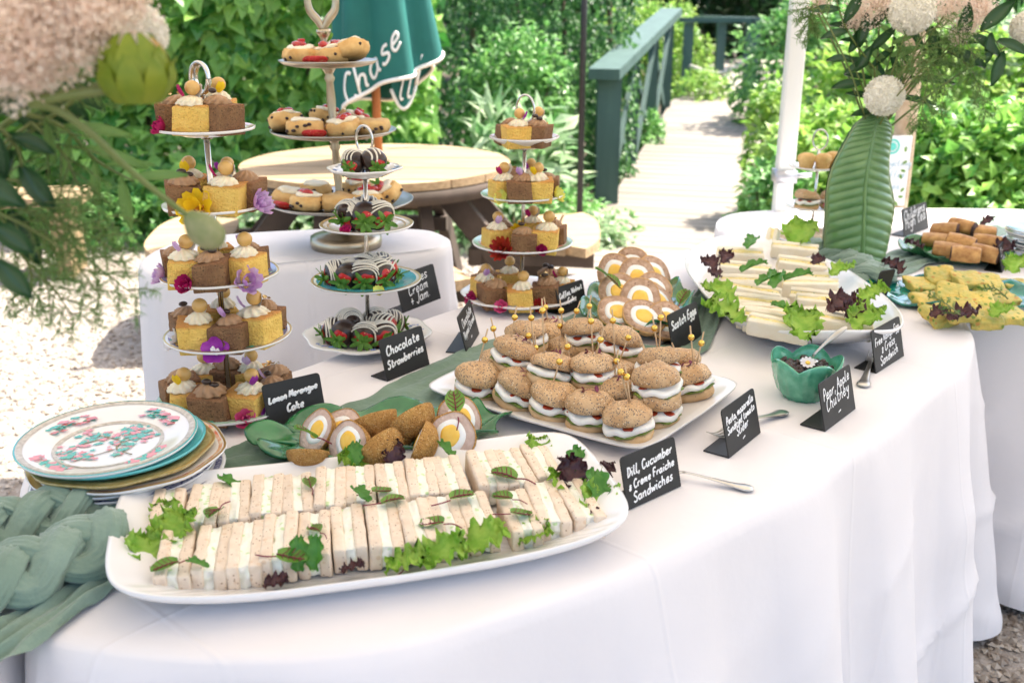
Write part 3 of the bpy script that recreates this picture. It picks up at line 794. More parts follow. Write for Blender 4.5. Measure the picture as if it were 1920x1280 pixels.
cakeL = tier_stand('cake_stand', 'five-tier cake stand of mixed china plates on a steel pole beside the plate stack',
    [(388, 253, 90), (405, 396, 97), (413, 526, 110), (430, 640, 117), (432, 762, 132)], TZ + .002, (377, 147), YL,
    [dict(bands=[(.86, .96, m_pinkb)]), dict(scal=.01), dict(scal=.012, bands=[(.82, .95, m_lilac), (.965, .99, m_gilt)], print=[m_floral_r, m_floral_g]),
     dict(bands=[(.62, .92, m_lilac), (.965, .99, m_gilt)], print=[m_floral_g, m_gilt]), dict(bands=[(.70, .90, m_lilac), (.91, .99, m_mint)], print=[m_floral_g])],
    m_steel, .0046, 0, .022, .0036)
YS = P(690, 640, TZ + .006).y
cakeS = tier_stand('strawberry_stand', 'four-tier china stand of chocolate strawberries with a turquoise third plate',
    [(685, 330, 70), (688, 432, 88), (688, 537, 103), (690, 640, 118)], TZ + .002, (683, 262), YS,
    [dict(scal=.03, dip=.22, print=[m_floral_b]), dict(bands=[(.92, .98, m_gilt), (.8, .83, m_gilt)]), dict(bands=[(.02, .90, m_blue), (.95, .99, m_gilt)]), dict(scal=.03, print=[m_floral_b])],
    m_steel, .0042, 0, .026)
YR = P(977, 562, TZ + .006).y
cakeR = tier_stand('cake_stand', 'four-tier china cake stand with a mint-edged plate behind the slider platter',
    [(983, 276, 65), (980, 374, 79), (980, 466, 95), (977, 562, 112)], TZ + .002, (985, 205), YR,
    [dict(scal=.02, dip=.3, bands=[(.9, .98, m_pinkb)]), dict(m=m_porc, bands=[(.85, .99, m_mint)]), dict(bands=[(.86, .97, m_mint)], print=[m_floral_r]), dict(scal=.02, print=[m_floral_r, m_floral_b])],
    m_steel, .0042, 0, .030)
# scone stand: pewter trays on turned brass columns
YC = scone_c.y
scs = thing('scone_stand', 'tall three-tray pewter stand with turned brass stem holding scones', 'cake stand')
SCN_C, SCN_R = [], []
for (px, py, hw) in [(616, 122, 92), (626, 252, 117), (638, 382, 137)]:
    c = D(px, py, YC); r = hw / PXM(c); SCN_C.append(c); SCN_R.append(r)
    b = MB(); dish(b, circ, [(.001, .003), (r * .8, .003), (r * .9, .006), (r * .985, .012), (r, .012), (r * .99, .009), (r * .9, .002), (r * .7, -.003), (.2 * r, -.006), (.001, -.006)], 64)
    o = b.obj('tray', m_tray, scs); o.location = c
sb = P(650, 462, SZ)
prof_b = [(.0, .0), (.085, 0), (.088, .012), (.086, .028), (.07, .032), (.03, .04), (.02, .06), (.014, .09), (.02, .1), (.012, .11)]
b = MB(); b.lathe(prof_b, 40, TRS((sb.x, sb.y, SZ))); b.obj('base', m_pewter, scs)
stops = [Vector((sb.x, sb.y, SZ + .10)), SCN_C[2], SCN_C[1], SCN_C[0], D(606, 55, YC)]
for a, c in zip(stops[:-1], stops[1:]):
    h = (c - a).length
    b = MB(); d = (c - a).normalized(); M = Matrix.Translation(a) @ d.to_track_quat('Z', 'Y').to_matrix().to_4x4()
    b.lathe([(.009, 0), (.016, .004), (.010, .012), (.013, .02), (.0085, .035), (.011, h * .5), (.0085, h - .04), (.013, h - .03), (.009, h - .022), (.012, h - .015), (.018, h - .006), (.016, h)], 20, M)
    b.obj('stem', m_pewter, scs)
b = MB(); tp = stops[-1]
for s_ in (-1, 1): b.tube(catmull([tp, tp + Vector((s_ * .012, 0, .02)), tp + Vector((s_ * .030, 0, .045)), tp + Vector((s_ * .030, 0, .085)), tp + Vector((s_ * .012, 0, .105)), tp + Vector((0, 0, .108))], 6), [.008, .0095, .0085, .0075, .007], 10)
b.obj('loop_handle', m_pewter, scs)

# ---- stack of dinner plates
PC = P(226, 912, TZ); pl_r = 161 / PXM(P(222, 825, .82))
st = [('navy and white bordered dinner plate at the bottom of the stack', 1.08, [(.72, .97, m_navy)], 0, .016, -.004),
      ('second navy bordered plate from the stack bottom', 1.04, [(.75, .96, m_navy)], .0, .024, -.004),
      ('navy edged white plate third from the stack bottom', 1.02, [(.80, .99, m_navy)], 0, .014, .0),
      ('plain cream plate in the middle of the stack', 1.01, [(.86, .99, m_gilt)], .012, .006, -.004),
      ('orange and blue patterned plate with wavy gilt rim', 1.06, [(.68, .95, m_orange), (.965, .99, m_gilt)], .016, .024, -.002),
      ('ochre gilded scalloped plate below the blue one', 1.03, [(.64, .95, m_gold_d), (.965, .99, m_gilt)], .018, .012, -.006),
      ('turquoise rimmed plate second from the stack top', 1.0, [(.7, .97, m_aqua)], 0, .004, -.002)]
z = TZ + .0015
for lb, k, bands, sc_, dx, dy in st:
    r = pl_r * k; dip = .018
    t = thing('dinner_plate', lb, 'plate', (PC.x + dx, PC.y + dy, z), (0, 0, random.uniform(0, 6)), 'dinner plates in the stack')
    o = plate_mesh(r, sc_, dip).obj('body', m_gold_d if 'ochre' in lb else (m_aqua if 'turq' in lb else m_porc), t)
    for q0, q1, m in bands: band_mesh(r * q0, rimz(r, q0, dip), r * q1, rimz(r, q1, dip), sc_).obj('painted_border', m, o)
    z += .0088
r, dip = pl_r, .016
t = thing('dinner_plate', 'white dinner plate with bird-and-blossom tree print on top of the stack', 'plate', (PC.x - .006, PC.y - .004, z), (R(1.5), R(-1), .35), 'dinner plates in the stack')
o = plate_mesh(r, 0, dip, 80).obj('body', m_porc, t)
band_mesh(r * .90, rimz(r, .90, dip), r * .965, rimz(r, .965, dip), 0, 80).obj('key_border', m_grey, o)
band_mesh(r * .975, rimz(r, .975, dip), r * .995, rimz(r, .995, dip), 0, 80).obj('aqua_edge', m_aqua, o)
band_mesh(r * .56, rimz(r, .56, dip), r * .61, rimz(r, .61, dip), 0, 80).obj('inner_border', m_grey, o)
for m, b in sprig_mesh(r, .76, 2.2, [m_floral_g, m_floral_r], n=4, dip=dip, size=.015, nj=15): b.obj('floral_print', m, o, smooth=False)
r_ = random.Random(5)
tw = MB(); lf = MB(); bl = MB()
def on(x, y, k=0): return Vector((x, y, .0052 + .0002 * k))
br = [[(.03, -.045), (.01, -.02), (.015, .005), (-.01, .03), (-.03, .045)], [(.012, -.01), (.035, .01), (.055, .012)], [(.0, .02), (-.03, .015), (-.055, .0)], [(.015, .0), (.03, .03), (.045, .045)], [(.008, -.02), (-.02, -.03), (-.045, -.03)]]
for q in br:
    tw.tube([on(a, c) for a, c in catmull([(a, c, 0) for a, c in q], 4) and [(p.x, p.y) for p in catmull([(a, c, 0) for a, c in q], 4)]], .0011, 5, True, flat=.2, up=(0, 0, 1))
    for a, c in q[1:]:
        for _ in range(13):
            for bb, s0 in ((lf, .0065), (bl, .0058)):
                if r_.random() < .5: continue
                x, y = a + r_.gauss(0, .011), c + r_.gauss(0, .010); s_ = s0 * r_.uniform(.5, 1.1); ph = r_.uniform(0, 6)
                bb.add([on(x + s_ * math.cos(t_ + ph) * (1 + .3 * math.cos(5 * t_)), y + s_ * .7 * math.sin(t_ + ph) * (1 + .3 * math.cos(5 * t_)), 1 + r_.random()) for t_ in np.linspace(0, 6.28, 11)[:-1]], [tuple(range(10))])
tw.obj('tree_print', mat('twig print', (.30, .22, .08), rough=.3), o); lf.obj('leaf_print', m_floral_g, o, smooth=False); bl.obj('blossom_print', m_floral_r, o, smooth=False)

# ---- white sandwich platter (flared oblong with bowed sides)
def frame4(fl, fr, nr, nl):
    c = (fl + fr + nr + nl) / 4; ux = ((fr - fl) + (nr - nl)) / 2; uy = ((fl - nl) + (fr - nr)) / 2
    return c, ux, uy
pc4 = frame4(P(262, 905, .785), P(1080, 812, .785), P(1172, 985, .785), P(187, 1122, .785))
PLA, PLL, PLW = math.atan2(pc4[1].y, pc4[1].x), pc4[1].length * .99, pc4[2].length * 1.12
pc4[0].y -= .012
def oblong(n_):
    def f(a):
        c, s_ = math.cos(a), math.sin(a)
        x = abs(c) ** (2 / n_) * (1 if c > 0 else -1); y = abs(s_) ** (2 / n_) * (1 if s_ > 0 else -1)
        return x * (1 + .035 * (1 - y * y)), y * (1 + .06 * (1 - x * x) - .0)
    return f
def scaled(fn, sx_, sy_): return lambda a: (fn(a)[0] * sx_, fn(a)[1] * sy_)
pt_ = thing('sandwich_platter', 'long white flared platter of finger sandwiches with ribbed ends', 'platter', (pc4[0].x, pc4[0].y, TZ + .001), (0, 0, PLA))
b = MB(); of = scaled(oblong(7), PLL / 2, PLW / 2)
def zm(a, s_, i):
    x, y = oblong(7)(a)
    rise = .016 * (abs(x) ** 3) * max(0, s_ - .6) / .4
    return rise + (.0007 * math.sin(130 * x * s_) if .62 < s_ < .98 and abs(x) > .75 and i < 8 else 0)
dish(b, of, [(.001, .006), (.5, .006), (.64, .007), (.72, .010), (.78, .014), (.84, .019), (.90, .024), (.95, .029), (.985, .033), (1.0, .033), (1.0, .029), (.975, .022), (.88, .010), (.75, .002), (.7, 0), (.001, 0)], 176, zm)
b.obj('body', m_platter, pt_)

# ---- square white platter with scalloped rim (sliders)
sq = frame4(P(1010, 640, .77), P(1420, 722, .77), P(1170, 852, .77), P(795, 722, .77))
sqa, sqx, sqy = math.atan2(sq[1].y, sq[1].x), sq[1].length, sq[2].length
ss = thing('slider_platter', 'square white platter with raised rim piled with seeded sliders', 'platter', (sq[0].x, sq[0].y, TZ + .008), (0, 0, sqa))
b = MB(); sqo = scaled(oblong(14), sqx / 2, sqy / 2)
dish(b, sqo, [(.001, .005), (.6, .005), (.72, .007), (.80, .012), (.92, .016), (.955, .0185), (.985, .018), (1, .019), (.995, .015), (.9, .009), (.78, .001), (.001, 0)], 200)
b.obj('body', m_platter, ss)

# ---- white oval dish (egg sandwiches)
ov_c = (P(1290, 470, .80) + P(1540, 460, .80) + P(1640, 628, .80) + P(1430, 655, .80)) / 4
ov_u = (P(1600, 655, .80) - P(1385, 458, .80)); OVA = math.atan2(ov_u.y, ov_u.x)
od = thing('oval_dish', 'large white boat-shaped dish of egg and cress sandwiches', 'platter', (ov_c.x, ov_c.y, TZ + .001), (0, 0, OVA))
OVL, OVW = .40, .192
def bowed(a):
    c, s_ = math.cos(a), math.sin(a); x = abs(c) ** .75 * (1 if c > 0 else -1); y = abs(s_) ** .85 * (1 if s_ > 0 else -1)
    return x * OVL, y * OVW
b = MB(); dish(b, bowed, [(.001, .008), (.5, .008), (.66, .012), (.80, .026), (.92, .045), (.99, .058), (1.0, .058), (1.0, .054), (.92, .034), (.8, .016), (.66, .003), (.6, 0), (.001, 0)], 96,
                 lambda a, s_, i: .022 * abs(math.cos(a)) ** 6 * max(0, s_ - .6) / .4)
b.obj('body', m_platter, od)

# ---- majolica leaf dishes
def leafdish(name, label, c, rot, lx, ly, depth, m, wavy=.07, nw=9, z=TZ, cat='dish', edge=.01):
    t = thing(name, label, cat, (c.x, c.y, z), (0, 0, rot))
    def out(a): q = 1 + wavy * math.sin(nw * a + .6) + .03 * math.sin(3 * a); return (lx * math.cos(a) * q, ly * math.sin(a) * q)
    def zmod(a, s_, i):
        x, y = out(a); x *= s_; y *= s_
        vein = .0022 * max(0, math.sin(abs(y) * 150 - abs(x) * 70)) * (1 if i < 11 else 0) - (.002 if abs(y) < ly * .05 and i < 11 else 0)
        return vein * min(1, s_ * 2) + edge * math.sin(nw * a + 2.0) * max(0, s_ - .7) / .3
    b = MB(); dish(b, out, [(.001, .006), (.2, .006), (.35, .006), (.5, .007), (.6, .010), (.68, .016), (.76, depth * .4), (.84, depth * .62), (.91, depth * .82), (.97, depth * .96), (1, depth), (.99, depth - .005), (.9, depth * .7), (.75, depth * .25), (.6, .001), (.5, 0), (.001, 0)], 150, zmod)
    b.obj('body', m, t)
    b = MB(); b.tube([Vector((lx * (-.85 + 1.7 * k / 14), 0, .0085 + depth * max(0, abs(-.85 + 1.7 * k / 14) - .6) * 1.6)) for k in range(15)], .003, 6); b.obj('midrib', m, t)
    return t
lc = (P(470, 842, .765) + P(950, 800, .765)) / 2; lu = P(950, 800, .765) - P(470, 842, .765)
LEAF_A = math.atan2(lu.y, lu.x)
leafdish('leaf_dish', 'green glazed leaf dish of halved scotch eggs behind the long platter', lc + Vector((0, .005, 0)), LEAF_A, lu.length / 2, .098, .028, m_greenc, .06, 9, TZ + .004)
bc = P(1195, 575, .77)
leafdish('leaf_bowl', 'green cabbage-leaf bowl of sliced scotch eggs beside the oval dish', bc, R(75), .215, .118, .036, m_greenc, .05, 10, TZ + .004)
tcn = P(1800, 553, RZ + .02)
leafdish('leaf_platter', 'teal glazed leaf platter of frittata squares on the rear table', tcn, R(-14), .20, .135, .026, m_tealc, .05, 7, RZ + .001)
scn = P(1797, 466, RZ + .03)
leafdish('leaf_bowl', 'green leaf bowl of sausage rolls on the rear table', scn, R(-15), .150, .105, .036, m_greenc, .05, 8, RZ + .001)

# ---- chutney bowl
cb = P(1505, 742, TZ)
ct = thing('chutney_bowl', 'small green lettuce-leaf bowl of dark chutney', 'bowl', (cb.x, cb.y, TZ))
k_ = 61 / PXM(P(1505, 690, .80))
def petal(a, i): return 1 + .06 * abs(math.cos(2.5 * a)) * max(0, i - .3)
b = MB()
prof = [(.001, .006), (.5 * k_, .006), (.72 * k_, .016), (.86 * k_, .034), (.96 * k_, .058), (1.0 * k_, .066), (.985 * k_, .068), (1.03 * k_, .066), (.99 * k_, .056), (.91 * k_, .036), (.78 * k_, .014), (.62 * k_, .004), (.60 * k_, 0), (.001, 0)]
rg = []
for i, (r, z) in enumerate(prof):
    ring = []
    for k in range(120):
        a = 2 * math.pi * k / 120; up_ = max(0, (z - .03) / .036)
        pz_ = abs(math.cos(2.5 * a + .4))
        rr = r * (1 + .07 * up_ * pz_) * (1 + (.045 * max(0, math.sin(14 * a + 3 * math.sin(z * 120))) if i >= 7 and z < .06 else 0))
        ring.append(Vector((rr * math.cos(a), rr * math.sin(a), z + .016 * up_ * (pz_ - .45))))
    rg.append(ring)
b.rings(rg[::-1]); b.obj('body', mat('sea green majolica', (.05, .30, .17), (.14, .46, .29), scale=45, rough=.12, coat=.6), ct)
m_chut = mat('dark chutney', (.018, .009, .006), (.05, .02, .012), scale=120, rough=.3, bump=1, bscale=120, bdist=.004)
b = MB(); r_ = random.Random(2)
b.lathe([(.86 * k_, .034), (.8 * k_, .05), (.5 * k_, .056), (.2 * k_, .057), (0, .057)], 30)
for _ in range(70):
    a, q = r_.uniform(0, 6.3), .78 * k_ * math.sqrt(r_.random()); b.blob((q * math.cos(a), q * math.sin(a), .055), (r_.uniform(.004, .009), r_.uniform(.004, .008), .006), 7, 5, .4, 150, _)
o = b.obj('chutney', m_chut); o.location = (cb.x, cb.y, TZ); tag(o, 'dark fruit chutney heaped in the green bowl', 'chutney')
# ================================================================== food prototypes
m_sponge = mat('lemon sponge', (.88, .60, .15), (.80, .51, .11), scale=70, rough=.85, bump=1., bscale=330, bdist=.006, specks=[(300, .3, (.60, .34, .07), .3)], zramp=(.0345, .039, (.60, .27, .06)), objrand=.06, sss=.1)
m_coffee = mat('coffee sponge', (.27, .145, .065), (.20, .10, .045), scale=70, rough=.88, bump=1., bscale=330, bdist=.006, specks=[(300, .32, (.10, .05, .02), .4)], zramp=(.0345, .039, (.26, .12, .05)), objrand=.08)
m_cream = mat('cream frosting', (.82, .74, .56), (.80, .70, .48), scale=40, rough=.5, sss=.15)
m_mocha = mat('mocha frosting', (.42, .24, .12), (.36, .20, .095), scale=40, rough=.5)
m_ball = mat('gold dusted ball', (.66, .40, .12), (.60, .35, .10), scale=90, rough=.4, spec=.6, bump=.15, bscale=200)
m_bean = mat('coffee bean', (.035, .018, .012), rough=.3)
m_leafgold = mat('gold leaf flake', (.85, .62, .30), rough=.25, metal=.7)
m_mer = mat('meringue shard', (.85, .82, .78), rough=.6)
PET = {k: mat(k + ' petal', c, c2, scale=60, rough=.6, trl=.25) for k, c, c2 in [('purple', (.30, .015, .34), (.42, .06, .45)), ('magenta', (.55, .01, .16), (.35, .01, .09)), ('lilac', (.55, .28, .62), (.75, .58, .78)),
       ('yellow', (.85, .55, .01), (.88, .66, .02)), ('crimson', (.33, .008, .02), (.45, .04, .01)), ('pink', (.80, .06, .24), (.85, .2, .4)), ('lemon', (.78, .74, .10), (.82, .80, .25)), ('white', (.85, .83, .82), (.8, .76, .8))]}
def swirl(h=.016, r=.0165, tw=5, n=64):
    b = MB(); pr_ = [(0, .0), (.95, .0), (1.0, .18), (.86, .36), (.88, .44), (.68, .62), (.66, .70), (.42, .86), (.16, 1.0), (.0, 1.03)]
    rg = []
    for q, z in pr_:
        rg.append([Vector((q * r * (1 + .11 * math.cos(9 * a + tw * z)) * math.cos(a) + .002 * z, q * r * (1 + .11 * math.cos(9 * a + tw * z)) * math.sin(a), z * h)) for a in np.linspace(0, 2 * math.pi, n, endpoint=False)])
    return b.rings(rg, True, True)
def petal_grid(b, M, L, W, cup=.3, n=6):
    b.grid(lambda u, v: M @ Vector(((u - .5) * W * math.sin(math.pi * (.12 + .8 * v)) ** .7, L * v, cup * L * (v * v) + cup * W * (2 * u - 1) ** 2 * .5)), n, n)
LEM = ['with purple petal', 'with white meringue shard', 'with lilac petal and shard', 'with gold ball only', 'with magenta petal and shard', 'with yellow petal']
COF = ['with coffee bean', 'with gold flakes', 'with bean and gold flakes', 'with two coffee beans', 'with plain mocha swirl', 'with bean and lilac petal']
def cake_proto(kind, v, seed):
    r_ = random.Random(seed); sp = MB()
    hx, hy = r_.uniform(.021, .0245), r_.uniform(.021, .0245)
    sp.rbox((hx, hy, .019), .0018, 8, .0009, 170, seed, c=(0, 0, .019))
    sh = r_.uniform(-.08, .08); sp.v = [(x + sh * z, y + .06 * sh * z, z * (1 + .9 * sh * x / hx)) for x, y, z in sp.v]
    parts = [('sponge', sp.mesh('sponge', m_sponge if kind == 'lemon' else m_coffee))]
    fr = swirl(r_.uniform(.011, .015), r_.uniform(.0165, .0195), r_.choice([5, -5, 7]))
    fx, fy = r_.uniform(-.004, .004), r_.uniform(-.004, .004)
    fr.v = [(x + fx, y + fy, z + .0375) for x, y, z in fr.v]
    subs = []; d = (LEM if kind == 'lemon' else COF)[v]; a = r_.uniform(-2.6, -.5)
    for col in ('purple', 'lilac', 'magenta', 'yellow'):
        if col + ' petal' in d:
            b = MB(); petal_grid(b, TRS((fx + .010 * math.cos(a), fy + .010 * math.sin(a), .048), (.7, 0, a - 1.57)), .015, .013, .4); subs.append(('petal', b.mesh('petal', PET[col])))
    if kind == 'lemon':
        b = MB(); b.blob((fx + .003, fy + .002, .0585), (.0098, .0098, .0095), 16, 10, .03, 120, seed); subs.append(('gold_ball', b.mesh('gold_ball', m_ball)))
        if 'shard' in d:
            b = MB(); petal_grid(b, TRS((fx - .010 * math.cos(a), fy + .004, .046), (1.1, .3, a + 1.5)), .018, .014, .2, 4); subs.append(('meringue_shard', b.mesh('meringue_shard', m_mer)))
        parts.append(('frosting', fr.mesh('frosting', m_cream), subs))
    else:
        if 'bean' in d:
            for k in range(2 if 'two' in d else 1):
                b = MB(); b.blob((fx - .002 + .009 * k, fy - .004, .0545 - .004 * k), (.0062, .0045, .0035), 12, 8); subs.append(('coffee_bean', b.mesh('coffee_bean', m_bean)))
        if 'flakes' in d:
            b = MB()
            for _ in range(7):
                a = r_.uniform(0, 6); petal_grid(b, TRS((fx + .009 * math.cos(a), fy + .009 * math.sin(a), .050 + r_.uniform(0, .004)), (r_.uniform(-1, 1), r_.uniform(-1, 1), a)), .006, .005, .3, 2)
            subs.append(('gold_flake', b.mesh('gold_flake', m_leafgold)))
        parts.append(('frosting', fr.mesh('frosting', m_mocha), subs))
    return parts
CAKES = {k: [[cake_proto(k, v, 7 * v + s_ + (0 if k == 'lemon' else 50)) for s_ in range(2)] for v in range(6)] for k in ('lemon', 'coffee')}
def flower_proto(col, n=9, L=.014, W=.012, center=None, layers=2, cup=.35):
    b = MB()
    for l in range(layers):
        for k in range(n - 2 * l):
            a = 2 * math.pi * k / (n - 2 * l) + l * .4
            petal_grid(b, TRS((0, 0, .002 * l), (.25 + .45 * l + random.uniform(-.12, .12), 0, a)), L * (1 - .2 * l), W * (1 - .15 * l), cup, 4)
    pr_ = [('petals', b.mesh('petals', PET[col]))]
    if center:
        c = MB()
        for _ in range(14):
            a = random.uniform(0, 6.3); q = random.uniform(0, L * .28); c.blob((q * math.cos(a), q * math.sin(a), .004), (.0018, .0018, .003), 6, 4)
        pr_.append(('flower_eye', c.mesh('flower_eye', center)))
    return pr_
m_eye = mat('orange flower eye', (.55, .22, .01), rough=.7)
FLW = {'purple': flower_proto('purple', 5, .018, .018, m_mer, 1, .25), 'magenta': flower_proto('magenta', 6, .016, .017, None, 2, .5), 'lilac': flower_proto('lilac', 8, .020, .014, None, 2, .5), 'yellow': flower_proto('yellow', 10, .022, .014, m_eye, 2, .3),
       'crimson': flower_proto('crimson', 13, .020, .009, m_eye, 3, .3), 'pink': flower_proto('pink', 6, .013, .013, None, 2, .6), 'lemon': flower_proto('lemon', 6, .015, .015, None, 1, .45), 'white': flower_proto('white', 5, .018, .016, None, 1, .3)}
NUMW = ['top', 'second', 'third', 'fourth', 'lowest']
def put_cakes(S, tier, spec, where, tname):
    """spec: (angle deg from the camera side, radius fraction, kind, yaw)"""
    c, r = S.c[tier], S.r[tier]; used = {'lemon': random.randrange(6), 'coffee': random.randrange(6)}
    for i, (ang, q, kind, yaw, sc_) in enumerate(spec):
        a = R(-90 + ang); v = used[kind] % 6; used[kind] += 1
        pos = c + Vector((math.cos(a) * r * q, math.sin(a) * r * q, .0045))
        lb = ('golden lemon cake square ' + LEM[v] if kind == 'lemon' else 'brown coffee cake square ' + COF[v]) + f' on {where}, {tname} tier'
        stamp(random.choice(CAKES[kind][v]), 'lemon_cake' if kind == 'lemon' else 'coffee_cake', lb, 'cake', pos, (R(random.uniform(-3, 3)), R(random.uniform(-4, 4)), R(yaw + random.uniform(-8, 8))), f'cakes on the {tname} tier of {where}', sc_ * KCAKE)
def put_flower(S, tier, ang, q, col, label, tilt=1.1, sc_=1., h=.012):
    c, r = S.c[tier], S.r[tier]; a = R(-90 + ang)
    stamp(FLW[col], 'edible_flower', label, 'flower', c + Vector((math.cos(a) * r * q, math.sin(a) * r * q, h)), (tilt, 0, R(ang)), None, sc_ * 1.35)
KCAKE = 1.17
WL, WR = 'the five-tier stand', 'the mint-edged stand'
k_ = (cakeL.r[0] / .085)
put_cakes(cakeL, 0, [(-22, .42, 'lemon', 12, 1.0), (48, .52, 'coffee', -28, 1.0), (-80, .62, 'coffee', 20, .95), (165, .45, 'lemon', 10, 1.0)], WL, 'top')
put_cakes(cakeL, 1, [(-48, .60, 'coffee', 20, 1.02), (35, .55, 'lemon', -8, 1.02), (95, .55, 'coffee', -20, 1.), (-115, .5, 'lemon', 30, 1.), (165, .45, 'lemon', 0, .95)], WL, 'second')
put_cakes(cakeL, 2, [(-38, .62, 'lemon', 18, 1.02), (8, .62, 'coffee', -5, 1.02), (55, .62, 'lemon', -18, 1.05), (-90, .66, 'coffee', 30, .95), (110, .5, 'coffee', -20, .95), (-155, .45, 'lemon', 20, .95)], WL, 'third')
put_cakes(cakeL, 3, [(-35, .60, 'lemon', 10, 1.05), (18, .60, 'coffee', -8, 1.02), (62, .60, 'lemon', -22, 1.12), (-88, .62, 'coffee', 30, 1.), (-150, .35, 'lemon', 25, 1.), (112, .58, 'coffee', -20, 1.)], WL, 'fourth')
put_cakes(cakeL, 4, [(-45, .66, 'lemon', 20, 1.05), (-4, .60, 'coffee', 0, 1.12), (40, .58, 'lemon', -12, 1.05), (-82, .66, 'coffee', 30, 1.08), (75, .66, 'coffee', -30, 1.), (-125, .55, 'lemon', 40, 1.), (-165, .45, 'coffee', 5, 1.05), (150, .5, 'lemon', -5, 1.), (108, .62, 'coffee', -20, 1.05)], WL, 'lowest')
for tier, ang, q, col, lb, s_ in [(0, -58, .82, 'magenta', 'dark magenta petal flower on the top plate rim of the five-tier stand', .85), (1, -8, .72, 'yellow', 'large yellow flower between cakes on the second tier of the five-tier stand', 1.12),
     (1, 72, .88, 'lilac', 'purple striped bloom hanging off the second tier of the five-tier stand', .95), (2, -18, .86, 'magenta', 'dark magenta flower on the third tier of the five-tier stand', .9), (2, 42, .86, 'lilac', 'pale lilac bloom before lemon cake on the third tier', 1.05),
     (2, -72, .86, 'lilac', 'small lilac bloom beside coffee cake on the third tier', .8), (3, 2, .80, 'purple', 'vivid purple viola on the fourth tier of the five-tier stand', 1.0), (3, -62, .80, 'white', 'white flower with red throat on the fourth tier', .9),
     (4, 28, .82, 'pink', 'hot pink flower on the lowest tier of the five-tier stand', 1.15), (4, -30, .88, 'lemon', 'lemon yellow flower on the lowest tier beside the plate stack', .9), (4, 50, .86, 'purple', 'purple petal flower behind the lemon cake card', .8)]:
    put_flower(cakeL, tier, ang, q, col, lb, sc_=s_)
put_cakes(cakeR, 0, [(-28, .45, 'lemon', 14, 1.02), (42, .48, 'coffee', -30, 1.02), (-110, .5, 'coffee', 15, .95), (140, .45, 'lemon', 0, 1.)], WR, 'top')
put_cakes(cakeR, 1, [(-50, .58, 'lemon', 24, 1.05), (-5, .62, 'coffee', -6, 1.05), (38, .60, 'lemon', 5, 1.05), (100, .6, 'coffee', 0, .95), (160, .5, 'lemon', 0, 1.), (-140, .4, 'coffee', 0, 1.)], WR, 'second')
put_cakes(cakeR, 2, [(-62, .58, 'lemon', 24, 1.08), (2, .60, 'coffee', 0, 1.05), (42, .60, 'lemon', -14, 1.15), (95, .62, 'coffee', -10, 1.), (160, .45, 'lemon', 10, 1.05), (-110, .5, 'coffee', 20, 1.)], WR, 'third')
put_cakes(cakeR, 3, [(-42, .68, 'coffee', 18, 1.08), (0, .62, 'lemon', 0, 1.08), (42, .62, 'coffee', -12, 1.12), (-85, .62, 'lemon', 25, 1.05), (-150, .45, 'lemon', 12, 1.05), (120, .55, 'coffee', -8, 1.08), (78, .68, 'lemon', -20, 1.), (-118, .68, 'coffee', 30, 1.)], WR, 'lowest')
for tier, ang, q, col, lb, s_ in [(1, -32, .84, 'lemon', 'lime yellow flower between cakes on the second tier of the mint-edged stand', .95), (1, 62, .84, 'lemon', 'lime yellow flower at the plate edge of the mint-edged tier', 1.0), (2, -28, .78, 'crimson', 'large dark red marigold on the third tier of the mint-edged stand', 1.2),
     (2, 22, .84, 'magenta', 'small red flower on the third tier beside the coffee cake', .8), (2, -20, .15, 'yellow', 'small yellow flower upright behind the marigold', .8), (3, -20, .86, 'pink', 'pink carnation head on the lowest tier of the mint-edged stand', 1.05), (3, -62, .84, 'magenta', 'red flower on the lowest plate rim of the mint-edged stand', 1.0), (3, 20, .78, 'crimson', 'dark red petal flower between cakes on the lowest tier', .75)]:
    put_flower(cakeR, tier, ang, q, col, lb, sc_=s_, h=.014 if tier != 2 or col != 'yellow' else .04)

